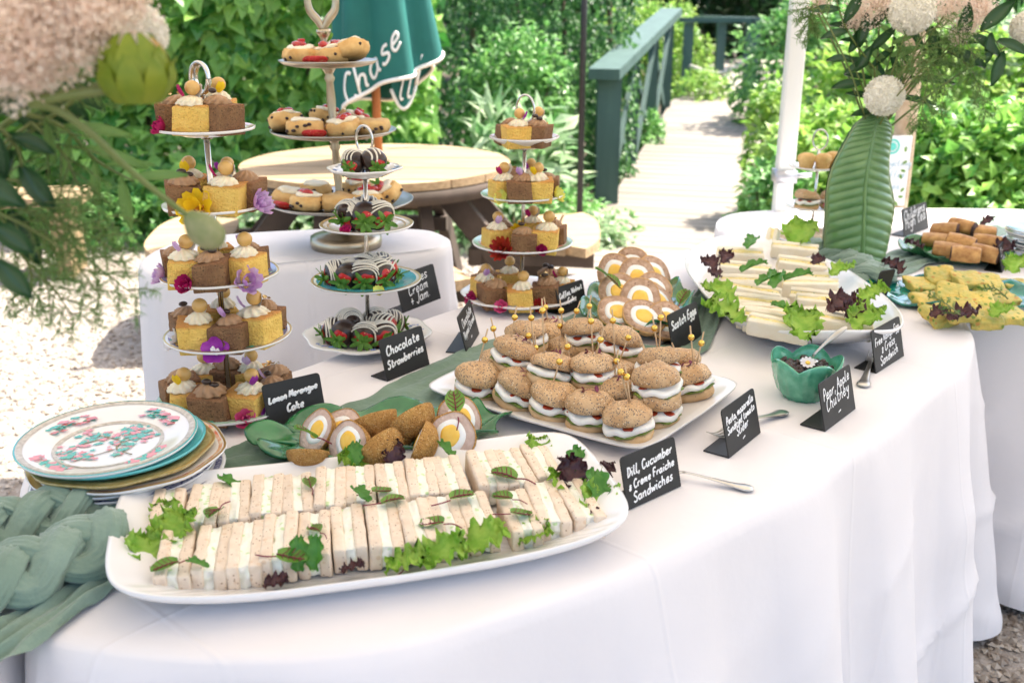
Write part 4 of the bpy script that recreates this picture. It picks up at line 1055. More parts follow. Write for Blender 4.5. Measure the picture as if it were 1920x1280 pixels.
# ---- chocolate strawberries
m_straw = mat('strawberry skin', (.55, .012, .012), (.42, .008, .01), scale=40, rough=.28, specks=[(330, .22, (.72, .5, .2), .6)], bump=.3, bscale=250)
m_choc = mat('dark chocolate', (.030, .012, .008), (.022, .009, .006), scale=30, rough=.32, spec=.6)
m_driz = mat('white chocolate drizzle', (.80, .74, .62), rough=.4)
m_calyx = mat('strawberry leaf', (.08, .22, .02), (.16, .34, .05), scale=80, rough=.55, trl=.2)
def straw_prof(t): return .0165 * math.sin(math.pi * (t ** .72)) ** .75 * (1 if t < .98 else .3) + .0004
STRW = ['bare of drizzle', 'with close white drizzle', 'with sparse white drizzle', 'with crossed white drizzle', 'with looping white drizzle', 'with a bold red shoulder']
def straw_proto(seed, v):
    r_ = random.Random(seed); L_ = r_.uniform(.040, .046)
    ts = np.linspace(0.02, .999, 16)                        # t = 0 at the calyx
    wv = lambda a, q: 1 + .05 * math.sin(2 * a + seed) + .03 * math.sin(3 * a)
    b = MB(); b.lathe([(straw_prof(t), -t * L_) for t in ts], 20, None, wv)
    parts = []
    lim = lambda a: (.24 if v == 5 else .10) + .03 * math.sin(2 * a + seed) + .02 * math.sin(5 * a)
    c = MB(); rg = []
    for k in range(13):
        ring = []
        for j in range(28):
            a = 2 * math.pi * j / 28; t = lim(a) + (.999 - lim(a)) * k / 12
            q = (straw_prof(t) + .0012 * (1 if k else .2)) * wv(a, 0)
            ring.append(Vector((q * math.cos(a), q * math.sin(a), -t * L_ - (.001 if k == 12 else 0))))
        rg.append(ring)
    c.rings(rg, False, True)
    parts.append(('fruit', b.mesh('fruit', m_straw)))
    sub = []
    if v:
        d = MB(); n = {1: 11, 2: 5, 3: 8, 4: 8, 5: 7}[v]; prev = None
        for k in range(n):
            t = .20 + .74 * k / n; w0 = r_.uniform(-.03, .03); pts = []
            sl = {3: .16 * (1 if k % 2 else -1), 4: .05}.get(v, .02)
            for a in np.linspace(-.1 * math.pi, 1.1 * math.pi, 15):
                tt = max(.16, min(.97, t + w0 + sl * (a - 1.57) + .03 * math.sin(a * 2 + k))); q = (straw_prof(tt) + .0017) * wv(a, 0)
                pts.append(Vector((q * math.cos(a), q * math.sin(a), -tt * L_)))
            d.tube(pts, .0011 if v != 2 else .0015, 5)
        sub.append(('drizzle', d.mesh('drizzle', m_driz)))
    parts.append(('chocolate_coat', c.mesh('chocolate_coat', m_choc), sub))
    l = MB()
    for k in range(9):
        a = 2 * math.pi * k / 9 + r_.uniform(-.2, .2)
        petal_grid(l, TRS((0, 0, .0005), (r_.uniform(-.5, .55), 0, a)), r_.uniform(.012, .017), .0065, -.25 if k % 2 else .3, 4)
    l.tube([(0, 0, 0), (.001, .001, .008)], .0012, 5)
    parts.append(('calyx', l.mesh('calyx', m_calyx)))
    return parts
STRAW = [[straw_proto(3 * v + s_, v) for s_ in range(2)] for v in range(6)]
KST = 1.42
def put_straw(tier, spec, desc):
    c, r = cakeS.c[tier], cakeS.r[tier]; cnt = {}
    order = [1, 3, 4, 2, 5, 1, 3, 4, 2]; n = 0
    for ang, q, yaw, s_, dz, z in spec:
        a = R(-90 + ang); v = order[n % 9] if dz else 0; n += 1
        cnt[v] = cnt.get(v, 0) + 1
        pos = c + Vector((math.cos(a) * r * q, math.sin(a) * r * q, .0150 * s_ * KST + .002 + z))
        lb = f'chocolate strawberry {STRW[v]}{", behind the pole," if cnt[v] > 1 and abs(ang) > 90 else (", leaves outward," if cnt[v] > 1 else "")} on the {desc}'
        stamp(random.choice(STRAW[v]), 'chocolate_strawberry', lb, 'strawberry', pos, (R(random.uniform(98, 116)), 0, R(yaw)), f'chocolate strawberries on the {desc}', s_ * KST)
put_straw(0, [(-42, .58, -22, .85, False, 0), (42, .58, 18, .85, False, .0), (-110, .42, -150, .85, True, .004), (105, .42, 150, .85, True, .004)], 'small top plate of its stand')
put_straw(1, [(-52, .60, -45, 1.1, True, 0), (4, .58, 8, 1.15, False, 0), (48, .62, 40, 1.1, True, 0), (130, .35, 110, 1.1, True, .003), (-130, .3, 160, 1.05, True, .003)], 'second plate of its stand')
put_straw(2, [(-66, .78, -70, 1.1, True, 0), (-32, .70, -20, 1.05, False, 0), (4, .62, 5, 1.08, True, 0), (42, .60, 35, 1.12, True, .0), (78, .60, 80, 1.1, True, .002), (-110, .48, -150, 1.1, True, .0), (180, .42, 180, 1.05, True, .0), (125, .55, 120, 1.1, True, .002), (-35, .22, -30, 1.08, True, .006)], 'turquoise plate of its stand')
put_straw(3, [(-70, .72, -80, 1.1, True, 0), (-38, .66, -20, 1.08, False, 0), (0, .60, -8, 1.1, True, 0), (32, .62, 20, 1.1, True, .0), (75, .50, 75, 1.15, True, .0), (-115, .42, -150, 1.15, True, .0), (160, .42, 170, 1.1, True, .0), (118, .62, 120, 1.05, True, 0)], 'lowest plate of its stand')
for tier, ang, q, col, lb in [(1, -22, .80, 'magenta', 'small red petal pair on the second plate of its stand'), (2, 22, .80, 'lemon', 'pale yellow petal on the turquoise plate'), (2, 165, .75, 'lemon', 'pale yellow petal behind strawberries on the turquoise plate')]:
    put_flower(cakeS, tier, ang, q, col, lb, .5, .7, .008)

# ---- scones
m_scone = mat('scone crust', (.72, .48, .20), (.58, .33, .11), scale=45, rough=.8, bump=.6, bscale=150, bdist=.003, objrand=.08)
m_clot = mat('clotted cream', (.84, .76, .58), rough=.5)
m_jam = mat('strawberry jam', (.38, .008, .012), (.5, .03, .02), scale=90, rough=.12, coat=.5)
m_rais = mat('raisin', (.03, .015, .015), rough=.5, bump=.5, bscale=300)
SCNV = ['with jam and strawberry chunk', 'with mint leaf on jam', 'with cream only', 'heaped with dark jam', 'plain and craggy']
def scone_proto(seed, v):
    r_ = random.Random(seed); b = MB()
    wv = lambda a, q: 1 + .045 * math.sin(3 * a + seed) + .03 * math.sin(7 * a + q * 3)
    b.lathe([(.0, .0), (.026, .0), (.030, .005), (.0325, .012), (.031, .019), (.029, .023), (.027, .025), (.0, .026)], 28, None, wv)
    b.v = [tuple(Vector(v) * (1 + .11 * noise.noise(Vector(v) * 75 + Vector((seed, 0, 0))) + .05 * noise.noise(Vector(v) * 190))) for v in b.v]
    rs = MB()
    for _ in range(9):
        a = r_.uniform(0, 6.3); z = r_.uniform(.005, .02); rs.blob((.0315 * math.cos(a), .0315 * math.sin(a), z), (.004, .003, .0028), 8, 5, .3, 200, _)
    cr = MB(); cr.blob((0, 0, .027), (.024, .023, .006), 24, 10, .45, 80, seed)
    jm = MB()
    for _ in range(4): jm.blob((r_.uniform(-.011, .011), r_.uniform(-.011, .011), .0325), (r_.uniform(.008, .012), r_.uniform(.007, .010), .006), 10, 7, .35, 110, _ + seed)
    sf = MB(); a = r_.uniform(0, 6); sf.rbox((.007, .005, .0035), .0015, 4, c=(0, 0, .0385)); 
    res = [('crust', b.mesh('crust', m_scone), [('raisin', rs.mesh('raisin', m_rais))])]
    if v != 4: res.append(('cream', cr.mesh('cream', m_clot)))
    if v in (0, 1, 3): res.append(('jam', jm.mesh('jam', m_jam)))
    if v == 0: res.append(('strawberry_piece', sf.mesh('strawberry_piece', m_straw)))
    if v == 1:
        l = MB()
        for k in range(2): petal_grid(l, TRS((0, 0, .037), (.6, 0, 2.4 + k * 1.5)), .018, .010, .2, 4)
        res.append(('mint_leaf', l.mesh('mint_leaf', m_calyx)))
    return res
SCONES = [[scone_proto(4 * v + s_, v) for s_ in range(2)] for v in range(5)]
def put_scones(tier, spec, desc):
    c, r = SCN_C[tier], SCN_R[tier]
    for n, (ang, q, tx, ty, z) in enumerate(spec):
        a = R(-90 + ang); v = (n + tier) % 5; lb2 = SCNV[v] if n < 5 else SCNV[v] + ', tucked at the back'
        stamp(random.choice(SCONES[v]), 'fruit_scone', f'fruit scone {lb2} on the {desc}', 'scone', c + Vector((math.cos(a) * r * q, math.sin(a) * r * q, .005 + z)), (R(tx), R(ty), random.uniform(0, 6)), f'scones on the {desc}', (random.uniform(1.25, 1.38), random.uniform(1.25, 1.38), 1.3))
put_scones(0, [(-58, .55, 0, 0, 0), (20, .35, -6, 6, 0), (62, .62, 6, 24, .012), (150, .4, 0, 0, 0), (-140, .4, 0, 0, 0)], 'top scone tray')
put_scones(1, [(-78, .72, 10, -22, .008), (-34, .62, 8, -4, 0), (30, .48, 8, 4, 0), (72, .68, 0, 0, 0), (150, .45, 20, 20, .0), (-150, .45, -20, 0, .01)], 'middle scone tray')
put_scones(2, [(-72, .70, 6, -8, 0), (-30, .66, 4, 0, 0), (8, .55, 6, 0, 0), (46, .60, 4, 2, 0), (78, .72, 0, 35, .01), (-130, .5, 0, 0, 0.0), (160, .5, 0, 0, 0), (120, .5, 0, 0, 0)], 'bottom scone tray')
for tier, ang, q, lb in [(0, -8, .82, 'fanned sliced strawberry on the top scone tray'), (1, -12, .80, 'fanned sliced strawberry on the middle scone tray'), (2, -52, .88, 'sliced strawberry at the edge of the bottom scone tray')]:
    c, r = SCN_C[tier], SCN_R[tier]; a = R(-90 + ang)
    t = thing('sliced_strawberry', lb, 'strawberry', c + Vector((math.cos(a) * r * q, math.sin(a) * r * q, .012)), (0, 0, a + 1.57))
    for k in range(5):
        b = MB(); b.blob((0, 0, 0), (.017, .003, .0115), 14, 8); o = b.obj('slice', m_straw, t); o.location = ((k - 2) * .006, .001 * k, .003); o.rotation_euler = (.5, 0, .45 + .12 * (k - 2))
# ================================================================== finger sandwiches
m_bread = mat('seeded bread crumb', (.80, .67, .53), (.73, .58, .44), scale=60, rough=.9, bump=.6, bscale=220, bdist=.002,
              specks=[(260, .30, (.34, .21, .13), .22), (150, .20, (.42, .28, .17), .14), (90, .30, (.70, .52, .36), .3)], objrand=.05)
m_fill = mat('cream cheese filling', (.85, .82, .74), (.82, .82, .68), scale=110, rough=.6, bump=.6, bscale=160, specks=[(120, .42, (.55, .70, .36), .26)])
m_white = mat('white bread', (.83, .76, .62), (.80, .70, .52), scale=30, rough=.9, bump=.5, bscale=260, bdist=.002, objrand=.04)
m_eggf = mat('egg mayonnaise', (.80, .62, .20), (.82, .72, .40), scale=120, rough=.6, bump=.8, bscale=150, specks=[(170, .3, (.10, .25, .03), .12)])
def sandwich(bread, fill, hx, hy, hz, seed, bt=.36):
    r_ = random.Random(seed); res = []
    w_ = hx * bt
    for s_ in (-1, 1):
        b = MB(); b.rbox((w_, hy, hz), .0032, 8, .0034, 75, seed + s_, c=(s_ * (hx - w_), r_.uniform(-.002, .002), hz + r_.uniform(-.0015, .0015)))
        res.append(('bread_slice', b.mesh('bread_slice', bread)))
    b = MB(); b.rbox((hx - 2 * w_ + .0008, hy - .003, hz - .0022), .0015, 9, .006, 130, seed + 9, c=(0, 0, hz + .0004))
    res.append(('filling', b.mesh('filling', fill)))
    return res
FING = [sandwich(m_bread, m_fill, .0205, .056, .0165, s_, .365) for s_ in range(9)]
PM = Matrix.Translation((pc4[0].x, pc4[0].y, TZ)) @ Matrix.Rotation(PLA, 4, 'Z')
def on_platter(x, y, z): return PM @ Vector((x, y, z))
rr_ = random.Random(8)
NF = 13
for row, y0 in ((0, .060), (1, -.056)):
    for k in range(NF):
        x = -.252 + .0407 * k + (.010 if k >= 10 else 0) + rr_.uniform(-.0015, .0015) + (.012 if row else .0)
        yaw = PLA + R(-4 + rr_.uniform(-2.5, 2.5)); zt = .0098
        lb = f'seeded brown finger sandwich with cucumber filling, {["far", "near"][row]} row of the long platter'
        if k == 0: lb = f'seeded brown finger sandwich at the salad end of the {["back", "front"][row]} row'
        if k == NF - 1: lb = f'seeded brown finger sandwich at the card end of the {["back", "front"][row]} row'
        p = on_platter(x, y0 + rr_.uniform(-.004, .004) - (.01 if k == 10 and row else 0), zt)
        stamp(rr_.choice(FING), 'finger_sandwich', lb.replace('far row', 'row against the scotch eggs').replace('near row', 'row along the table edge'), 'sandwich', p, (0, R(rr_.uniform(-3, 3)), yaw), 'brown finger sandwiches on the long platter', rr_.uniform(.97, 1.03))
# egg sandwiches in the oval dish
EGGS = [sandwich(m_white, m_eggf, .0160, .062, .021, 30 + s_, .38) for s_ in range(4)]
n = 0
for colm, (p0, p1, cnt, dy) in enumerate((((1388, 485), (1458, 632), 9, -10), ((1488, 480), (1576, 614), 9, -6))):
    for k in range(cnt):
        f = k / (cnt - 1); px, py = p0[0] + (p1[0] - p0[0]) * f, p0[1] + (p1[1] - p0[1]) * f
        p = P(px, py, TZ + .045)
        d2 = (Vector((p.x, p.y, 0)) - Vector((ov_c.x, ov_c.y, 0))).length
        z = TZ + .014 + .030 * max(0, d2 - .18) / .15
        lb = ['white egg sandwich in the row along the purple lettuce side of the oval dish', 'white egg sandwich in the row along the vase side of the oval dish'][colm]
        if k == 0: lb = ['white egg sandwich beside the dark lettuce tuft of the oval dish', 'white egg sandwich under the frilly green lettuce of the oval dish'][colm]
        if k == cnt - 1: lb = ['white egg sandwich above the chutney bowl end of the oval dish', 'white egg sandwich beside the purple lettuce near the chutney spoon'][colm]
        stamp(rr_.choice(EGGS), 'egg_sandwich', lb, 'sandwich', (p.x, p.y, z), (R(rr_.uniform(-7, 7)), R(-24 + rr_.uniform(-12, 10)), R(80 + dy + rr_.uniform(-9, 9))), 'egg sandwiches in the oval dish', rr_.uniform(.90, 1.0))
p = P(1447, 462, TZ + .05)
stamp(EGGS[0], 'egg_sandwich', 'white egg sandwich standing on end at the far tip of the oval dish', 'sandwich', (p.x, p.y, TZ + .035), (R(55), 0, R(-25)), 'egg sandwiches in the oval dish', .9)

# ================================================================== salad leaves
m_lett = mat('frilly lettuce', (.22, .46, .035), (.42, .62, .10), scale=40, rough=.45, trl=.4, bump=.4, bscale=90)
m_lolo = mat('dark red lettuce', (.045, .012, .022), (.10, .03, .03), scale=40, rough=.4, trl=.2, bump=.4, bscale=90)
m_sorrel = mat('sorrel leaf', (.10, .26, .03), (.20, .38, .06), scale=60, rough=.4, trl=.3)
m_vein = mat('red vein', (.20, .015, .035), rough=.5)
m_herb = mat('herb leaf', (.05, .20, .02), (.10, .28, .04), scale=50, rough=.42, trl=.25)
def frill(seed, L_, W_, amp=.25, fr=5):
    r_ = random.Random(seed); b = MB()
    def f(u, v):
        e = abs(2 * u - 1); w_ = W_ * (math.sin(math.pi * min(1, .1 + .75 * v)) ** .7)
        x = (2 * u - 1) * w_ / 2; y = L_ * v
        ed = max(e ** 2, v ** 4)
        z = .25 * L_ * math.sin(v * 2.2) * .5 + amp * L_ * ed * (.5 * math.sin(fr * 6.28 * v + seed + (3 if u > .5 else 0)) + .35 * math.sin(fr * 2.3 * 6.28 * (v + u) + seed)) + .14 * L_ * (e ** 2)
        x += .10 * W_ * ed * math.sin(fr * 9 * v + seed); y += .05 * L_ * ed * math.cos(fr * 8 * u + seed)
        return Vector((x, y, z + .004 + .02 * L_ * noise.noise(Vector((u * 6, v * 6, seed)))))
    b.grid(f, 18, 22)
    return b
LET = [frill(s_, .075, .06, .22, 3 + s_ % 3).mesh('leaf_blade', m_lett) for s_ in range(4)]
LOL = [frill(s_ + 10, .07, .05, .25, 3).mesh('leaf_blade', m_lolo) for s_ in range(3)]
HRB = [frill(s_ + 20, .05, .026, .08, 2).mesh('leaf_blade', m_herb) for s_ in range(3)]
def sorrel_proto(seed):
    b = MB(); b.grid(lambda u, v: Vector(((u - .5) * .026 * math.sin(math.pi * (.06 + .9 * v)) ** .6, .034 * v, .003 * math.sin(3 * v + seed) + .004 * (2 * u - 1) ** 2 + .001)), 8, 8)
    v_ = MB(); zf = lambda y: .003 * math.sin(3 * y / .034 + seed) + .0022
    v_.tube([(0, y, zf(y)) for y in np.linspace(0, .031, 6)], .0008, 5)
    for k in range(1, 5):
        y = .006 * k
        for s_ in (-1, 1): v_.tube([(0, y, zf(y)), (s_ * .006, y + .004, zf(y) + .0006), (s_ * .0105 * math.sin(math.pi * (.06 + .9 * (y + .007) / .034)), y + .0065, zf(y) + .0032)], .0005, 4)
    s_ = MB(); s_.tube(catmull([(0, 0, .002), (.002, -.012, .003), (-.002, -.026, .002)], 4), .0009, 5)
    return [('leaf_blade', b.mesh('leaf_blade', m_sorrel), [('veins', v_.mesh('veins', m_vein))]), ('stalk', s_.mesh('stalk', m_vein))]
SOR = [sorrel_proto(s_) for s_ in range(3)]
def leaf_thing(mesh, name, label, pos, rot, sc_=1., group=None):
    t = tag(mk(name, mesh, None, pos, rot, sc_), label, 'salad leaf', group); return t
# sorrel on the sandwiches: pixel, spin, size, flip, what it lies on
for i, (px, py, sp_, s_, lb) in enumerate([(413, 955, 170, 1.15, 'round red-veined sorrel leaf lying on the second sandwich of the back row'), (335, 1058, 120, 1.1, 'red-veined sorrel leaf draped over the salad-end sandwich'), (520, 1045, -100, 1.3, 'large red-veined sorrel leaf lying flat on the front row sandwiches'),
      (583, 915, 20, .9, 'small sorrel leaf with long red stalk on the back row'), (600, 1000, 40, .9, 'small dark-centred sorrel leaf in the middle of the front row'), (698, 925, -60, 1.0, 'red-veined sorrel leaf beside a green herb leaf on the back row'), (715, 945, -70, 1.1, 'pale sorrel leaf where the two sandwich rows meet'),
      (845, 940, -60, 1.25, 'bright sorrel leaf with red stalk crossing the two rows'), (832, 985, 65, 1.25, 'broad sorrel leaf lying on the front row near the lettuce'), (968, 900, 60, 1.45, 'largest round sorrel leaf on the card-end sandwiches'), (960, 938, 70, 1.0, 'reddish sorrel leaf between the card-end sandwiches'), (957, 965, -75, 1.05, 'folded sorrel leaf with stalk on the card-end front sandwich'),
      (285, 990, 130, 1.1, 'sorrel leaf with long stalk reaching over the ribbed platter end'), (265, 1062, 60, 1.1, 'dark-veined sorrel leaf on the lettuce at the platter end'), (760, 1062, -15, 1.1, 'dark-veined sorrel leaf tucked among lettuce at the platter edge')]):
    p = P(px, py, TZ + .045 if i < 12 else TZ + .028)
    stamp(SOR[i % 3], 'sorrel_leaf', lb, 'salad leaf', p, (R(rr_.uniform(-8, 8)), R(rr_.uniform(-8, 8)), R(sp_)), 'sorrel leaves on the long platter', s_ * .82)
def lay(meshes, name, items, z, group):
    for i, (px, py, sp_, tilt, s_, lb) in enumerate(items):
        p = P(px, py, z); leaf_thing(meshes[i % len(meshes)], name, lb, p, (R(tilt), R(rr_.uniform(-15, 15)), R(sp_)), s_, group)
lay(LET, 'lettuce_leaf', [(275, 1068, 20, 10, .75, 'frilly lettuce leaf at the ribbed salad end of the long platter'), (300, 1040, -20, 20, .85, 'curled lettuce leaf tucked beside the salad-end sandwich'), (310, 995, 10, 15, .6, 'small lettuce leaf between the row ends and platter rim'),
     (790, 1062, -80, 20, .8, 'bright frilly lettuce leaf along the front platter edge'), (860, 1042, -75, 15, .85, 'long lettuce leaf beside the bright frilly one'), (725, 1072, -90, 12, .7, 'lettuce leaf at the platter edge beside the herb leaves'), (970, 1020, -70, 8, .6, 'thin lettuce leaf along the front edge at the card end'),
     (1075, 945, 30, 15, .75, 'lettuce leaf in the mixed salad at the card end'), (1105, 975, -20, 15, .8, 'pale lettuce leaf under the dark radicchio at the card end'), (1010, 865, 10, 15, .6, 'lettuce leaf behind the card-end back sandwich'), (690, 880, 80, 15, .6, 'pale lettuce shred behind the back row beside a dark leaf')], TZ + .022, 'lettuce on the long platter')
lay(LOL, 'radicchio_leaf', [(1085, 930, 20, 40, .8, 'dark red leaf standing in the mixed salad at the card end'), (1120, 920, -50, 35, .6, 'small dark red leaf at the rim beside the cucumber card'), (1085, 985, -70, 20, .45, 'dark red leaf lying at the front corner of the salad'), (735, 880, 10, 50, .6, 'dark red leaf standing behind the back row sandwiches'), (640, 1076, -80, 10, .4, 'purple leaf flat under the front row sandwiches'), (495, 1098, -85, 5, .4, 'purple leaf beneath the front row near the salad end')], TZ + .022, 'dark leaves on the long platter')
lay(HRB, 'herb_leaf', [(590, 1068, -10, 60, .8, 'narrow green leaf upright against the front row'), (560, 1070, 15, 60, .8, 'pair of pale green leaf blades at the front edge'), (670, 880, 10, 40, .8, 'dark green leaf behind the back row'), (1060, 890, -30, 25, .9, 'green leaf at the back of the mixed salad'), (1125, 955, 10, 30, 1.1, 'long green leaf near the rim of the mixed salad'), (850, 870, 60, 30, .8, 'green leaf between back row sandwiches'), (450, 930, 70, 20, .8, 'green leaf lying behind the first back row sandwiches')], TZ + .026, 'herb leaves on the long platter')
lay(HRB, 'herb_leaf', [(690, 945, 40, 5, .7, 'small green basil leaf lying on the sandwich rows'), (390, 1068, 80, 5, .55, 'tiny green leaf lying on the front row')], TZ + .045, 'herb leaves on the long platter')
ZO = TZ + .06
lay(LET, 'lettuce_leaf', [(1370, 570, 30, 10, 1.0, 'bright lettuce leaf on the runner side of the oval dish'), (1390, 610, 50, 12, 1.1, 'frilly lettuce leaf at the runner-side corner of the oval dish'), (1500, 640, -10, 15, 1.15, 'pale frilly lettuce leaf at the chutney end of the oval dish'), (1490, 470, -30, 30, 1.3, 'large vivid frilly lettuce leaf at the far tip of the oval dish'), (1560, 520, -60, 10, .8, 'small lettuce leaf on the vase side of the oval dish'), (1600, 620, -50, 15, 1.0, 'lettuce leaf at the card corner of the oval dish'), (1610, 575, -80, 25, .9, 'lettuce leaf behind the purple leaf in the oval dish')], ZO, 'lettuce in the oval dish')
lay(LOL, 'radicchio_leaf', [(1342, 508, 20, 14, .7, 'dark purple leaf drooping over the oval dish rim'), (1356, 496, -20, 20, .65, 'dark purple leaf in the tuft at the oval dish rim'), (1346, 524, 10, 8, .55, 'dark leaf beneath the purple tuft'), (1525, 498, -40, 15, .55, 'curled dark leaf beside the vivid frilly lettuce'), (1560, 590, -50, 12, 1.0, 'large dark purple lettuce leaf over the egg sandwiches'), (1590, 600, -30, 15, .8, 'dark leaf overlapping the large purple one')], ZO + .012, 'dark leaves in the oval dish')
lay(HRB, 'herb_leaf', [(1390, 515, -70, 8, 1.3, 'mint leaf on the upper egg sandwiches'), (1420, 540, -60, 8, 1.2, 'mint leaf in the middle of the oval dish'), (1450, 545, -20, 12, 1.3, 'parsley leaf in the middle of the oval dish'), (1470, 530, -100, 12, 1.2, 'parsley leaf beside the middle mint leaf'), (1495, 600, 50, 8, 1.2, 'single mint leaf on the lower egg sandwiches'), (1400, 470, -30, 12, 1.2, 'green leaf between the purple tuft and upright sandwich')], ZO + .016, 'mint on the oval dish')

# ================================================================== scotch eggs
m_crumb = mat('golden breadcrumb', (.66, .36, .10), (.52, .25, .06), scale=120, rough=.9, bump=1., bscale=420, bdist=.008, objrand=.06, specks=[(420, .42, (.80, .52, .22), .35), (380, .4, (.36, .15, .03), .25)])
m_past = mat('sausage pastry rim', (.62, .38, .16), (.50, .27, .10), scale=90, rough=.8, bump=.8, bscale=220, bdist=.003, objrand=.08)
m_meat = mat('pale sausage meat', (.62, .47, .40), (.52, .37, .30), scale=110, rough=.75, bump=.8, bscale=240, bdist=.003)
m_meat2 = mat('herbed sausage meat', (.38, .23, .14), (.56, .38, .27), scale=90, rough=.75, bump=.9, bscale=200, bdist=.003, specks=[(140, .3, (.22, .12, .07), .25)])
m_eggw = mat('egg white', (.86, .84, .80), rough=.3, sss=.1, coat=.2)
m_yolk = mat('egg yolk', (.85, .50, .05), (.88, .58, .12), scale=60, rough=.55, bump=.2, bscale=200)
def egg_proto(seed, crust, meat, rx=.034, ry=.041, d=.030, ecx=.0):
    r_ = random.Random(seed); wv = lambda a, q: 1 + .03 * math.sin(2 * a + seed) + .02 * math.sin(5 * a + seed)
    def disc(k, z, dome, n=36, cx=0., cy=0.):
        b = MB(); b.lathe([(k, z - .002), (k * .99, z), (k * .7, z + dome * .7), (k * .35, z + dome), (0, z + dome)], n, TRS((cx, cy, 0)), wv, rx / .034, ry / .034); return b
    b = MB(); pr_ = [(.0322, .0008), (.034, 0)] + [(.034 * math.cos(t), -d * math.sin(t)) for t in np.linspace(.1, 1.56, 9)]
    b.lathe(pr_, 36, None, wv, rx / .034, ry / .034); b.f = [q for q in b.f if len(q) == 4] + [tuple(range(len(b.v) - 36, len(b.v)))]
    b.v = [tuple(Vector(v) * (1 + .05 * noise.noise(Vector(v) * 70 + Vector((seed, 0, 0))))) if v[2] < -.001 else v for v in b.v]
    cx, cy = r_.uniform(-.003, .003), r_.uniform(-.004, .004)
    return [('crumb_crust', b.mesh('crumb_crust', crust)), ('sausage_meat', disc(.0325, .0005, .0005).mesh('sausage_meat', meat)),
            ('egg_white', disc(.0215, .0012, .0008, 30, cx, cy).mesh('egg_white', m_eggw)), ('yolk', disc(.0138, .0022, .0012, 26, cx * 1.4, cy * 1.4).mesh('yolk', m_yolk))]
HALF = [egg_proto(s_, m_crumb, m_meat) for s_ in range(4)]
SLIC = [egg_proto(s_ + 9, m_past, m_meat2, .046, .052, .03) for s_ in range(4)]
for i, (px, py, rx, ry, rz, z, lb) in enumerate([
      (592, 808, 52, -8, -30, .036, 'halved scotch egg propped face out at the lemon card end of the leaf dish'), (577, 846, -30, 6, 10, .034, 'halved scotch egg with its crumbed side showing at the stalk end'), (652, 836, 50, -38, -10, .036, 'halved scotch egg tilted sideways with yolk showing, front of the leaf dish'),
      (640, 806, 30, -20, 0, .034, 'halved scotch egg partly under the crumbed one in the leaf dish'), (698, 783, -22, -30, -15, .056, 'crumbed scotch egg half lying on top of the pile, cut face tipped up'), (770, 782, -18, -48, -20, .060, 'tall crumbed scotch egg half leaning on the pile'),
      (712, 836, -35, -55, 0, .036, 'scotch egg half turned away behind the platter rim'), (783, 828, 5, -68, -10, .036, 'scotch egg half on its side showing a sliver of yolk'), (800, 795, -25, -30, 0, .036, 'scotch egg half in shade behind the leaning one'), (847, 822, 66, 6, -2, .038, 'scotch egg half facing forward with round yolk, card end of the dish'), (860, 790, 55, 10, 8, .040, 'scotch egg half behind the forward-facing one'), (730, 815, -20, 10, 40, .03, 'scotch egg half low in the middle of the pile')]):
    p = P(px, py, TZ + z + .006)
    stamp(HALF[i % 4], 'scotch_egg', lb, 'scotch egg', p, (R(rx), R(ry), R(rz)), 'scotch egg halves in the leaf dish', .88 if i < 2 else 1.02)
for i, (px, py, rx, ry, rz, z, lb) in enumerate([
      (1208, 592, 28, 2, 10, .045, 'sliced scotch egg cut face up nearest the slider platter'), (1200, 560, 48, -4, -10, .062, 'sliced scotch egg with round yolk leaning on the pile'), (1160, 585, 25, -14, 20, .042, 'sliced scotch egg partly hidden at the runner side of the bowl'), (1225, 545, 40, 12, 0, .05, 'sliced scotch egg behind the round-yolk slice'), (1160, 545, 38, -14, 0, .045, 'sliced scotch egg with herb leaf at the cake stand side'),
      (1195, 520, 50, 0, 0, .062, 'sliced scotch egg high in the middle of the bowl'), (1240, 565, 40, 25, 30, .04, 'sliced scotch egg behind the scotch egg card'), (1155, 512, 55, -15, 10, .05, 'sliced scotch egg with broad white at the back'), (1185, 500, 60, 5, -10, .055, 'sliced scotch egg standing at the back of the bowl'), (1228, 515, 50, 15, 20, .045, 'sliced scotch egg at the oval dish side'), (1250, 600, 30, 20, -10, .035, 'sliced scotch egg low behind the card')]):
    p = P(px, py, TZ + z + .004)
    stamp(SLIC[i % 4], 'scotch_egg', lb, 'scotch egg', p, (R(rx), R(ry), R(rz)), 'scotch egg slices in the cabbage bowl', .96)
for px, py, sp_, z, lb in [(1160, 540, 60, .075, 'basil leaf on a scotch egg slice at the back of the bowl'), (1140, 522, 100, .07, 'basil leaf at the cake stand edge of the bowl'), (1275, 570, -40, .05, 'sorrel-like leaf at the bowl edge by the card'), (855, 775, 10, .075, 'round sorrel leaf propped behind the forward-facing scotch egg'), (590, 822, 130, .055, 'thin-stalked sorrel leaf across the first scotch egg')]:
    stamp(SOR[0], 'sorrel_leaf', lb, 'salad leaf', P(px, py, TZ + z), (R(35), 0, R(sp_)), None, 1.15)

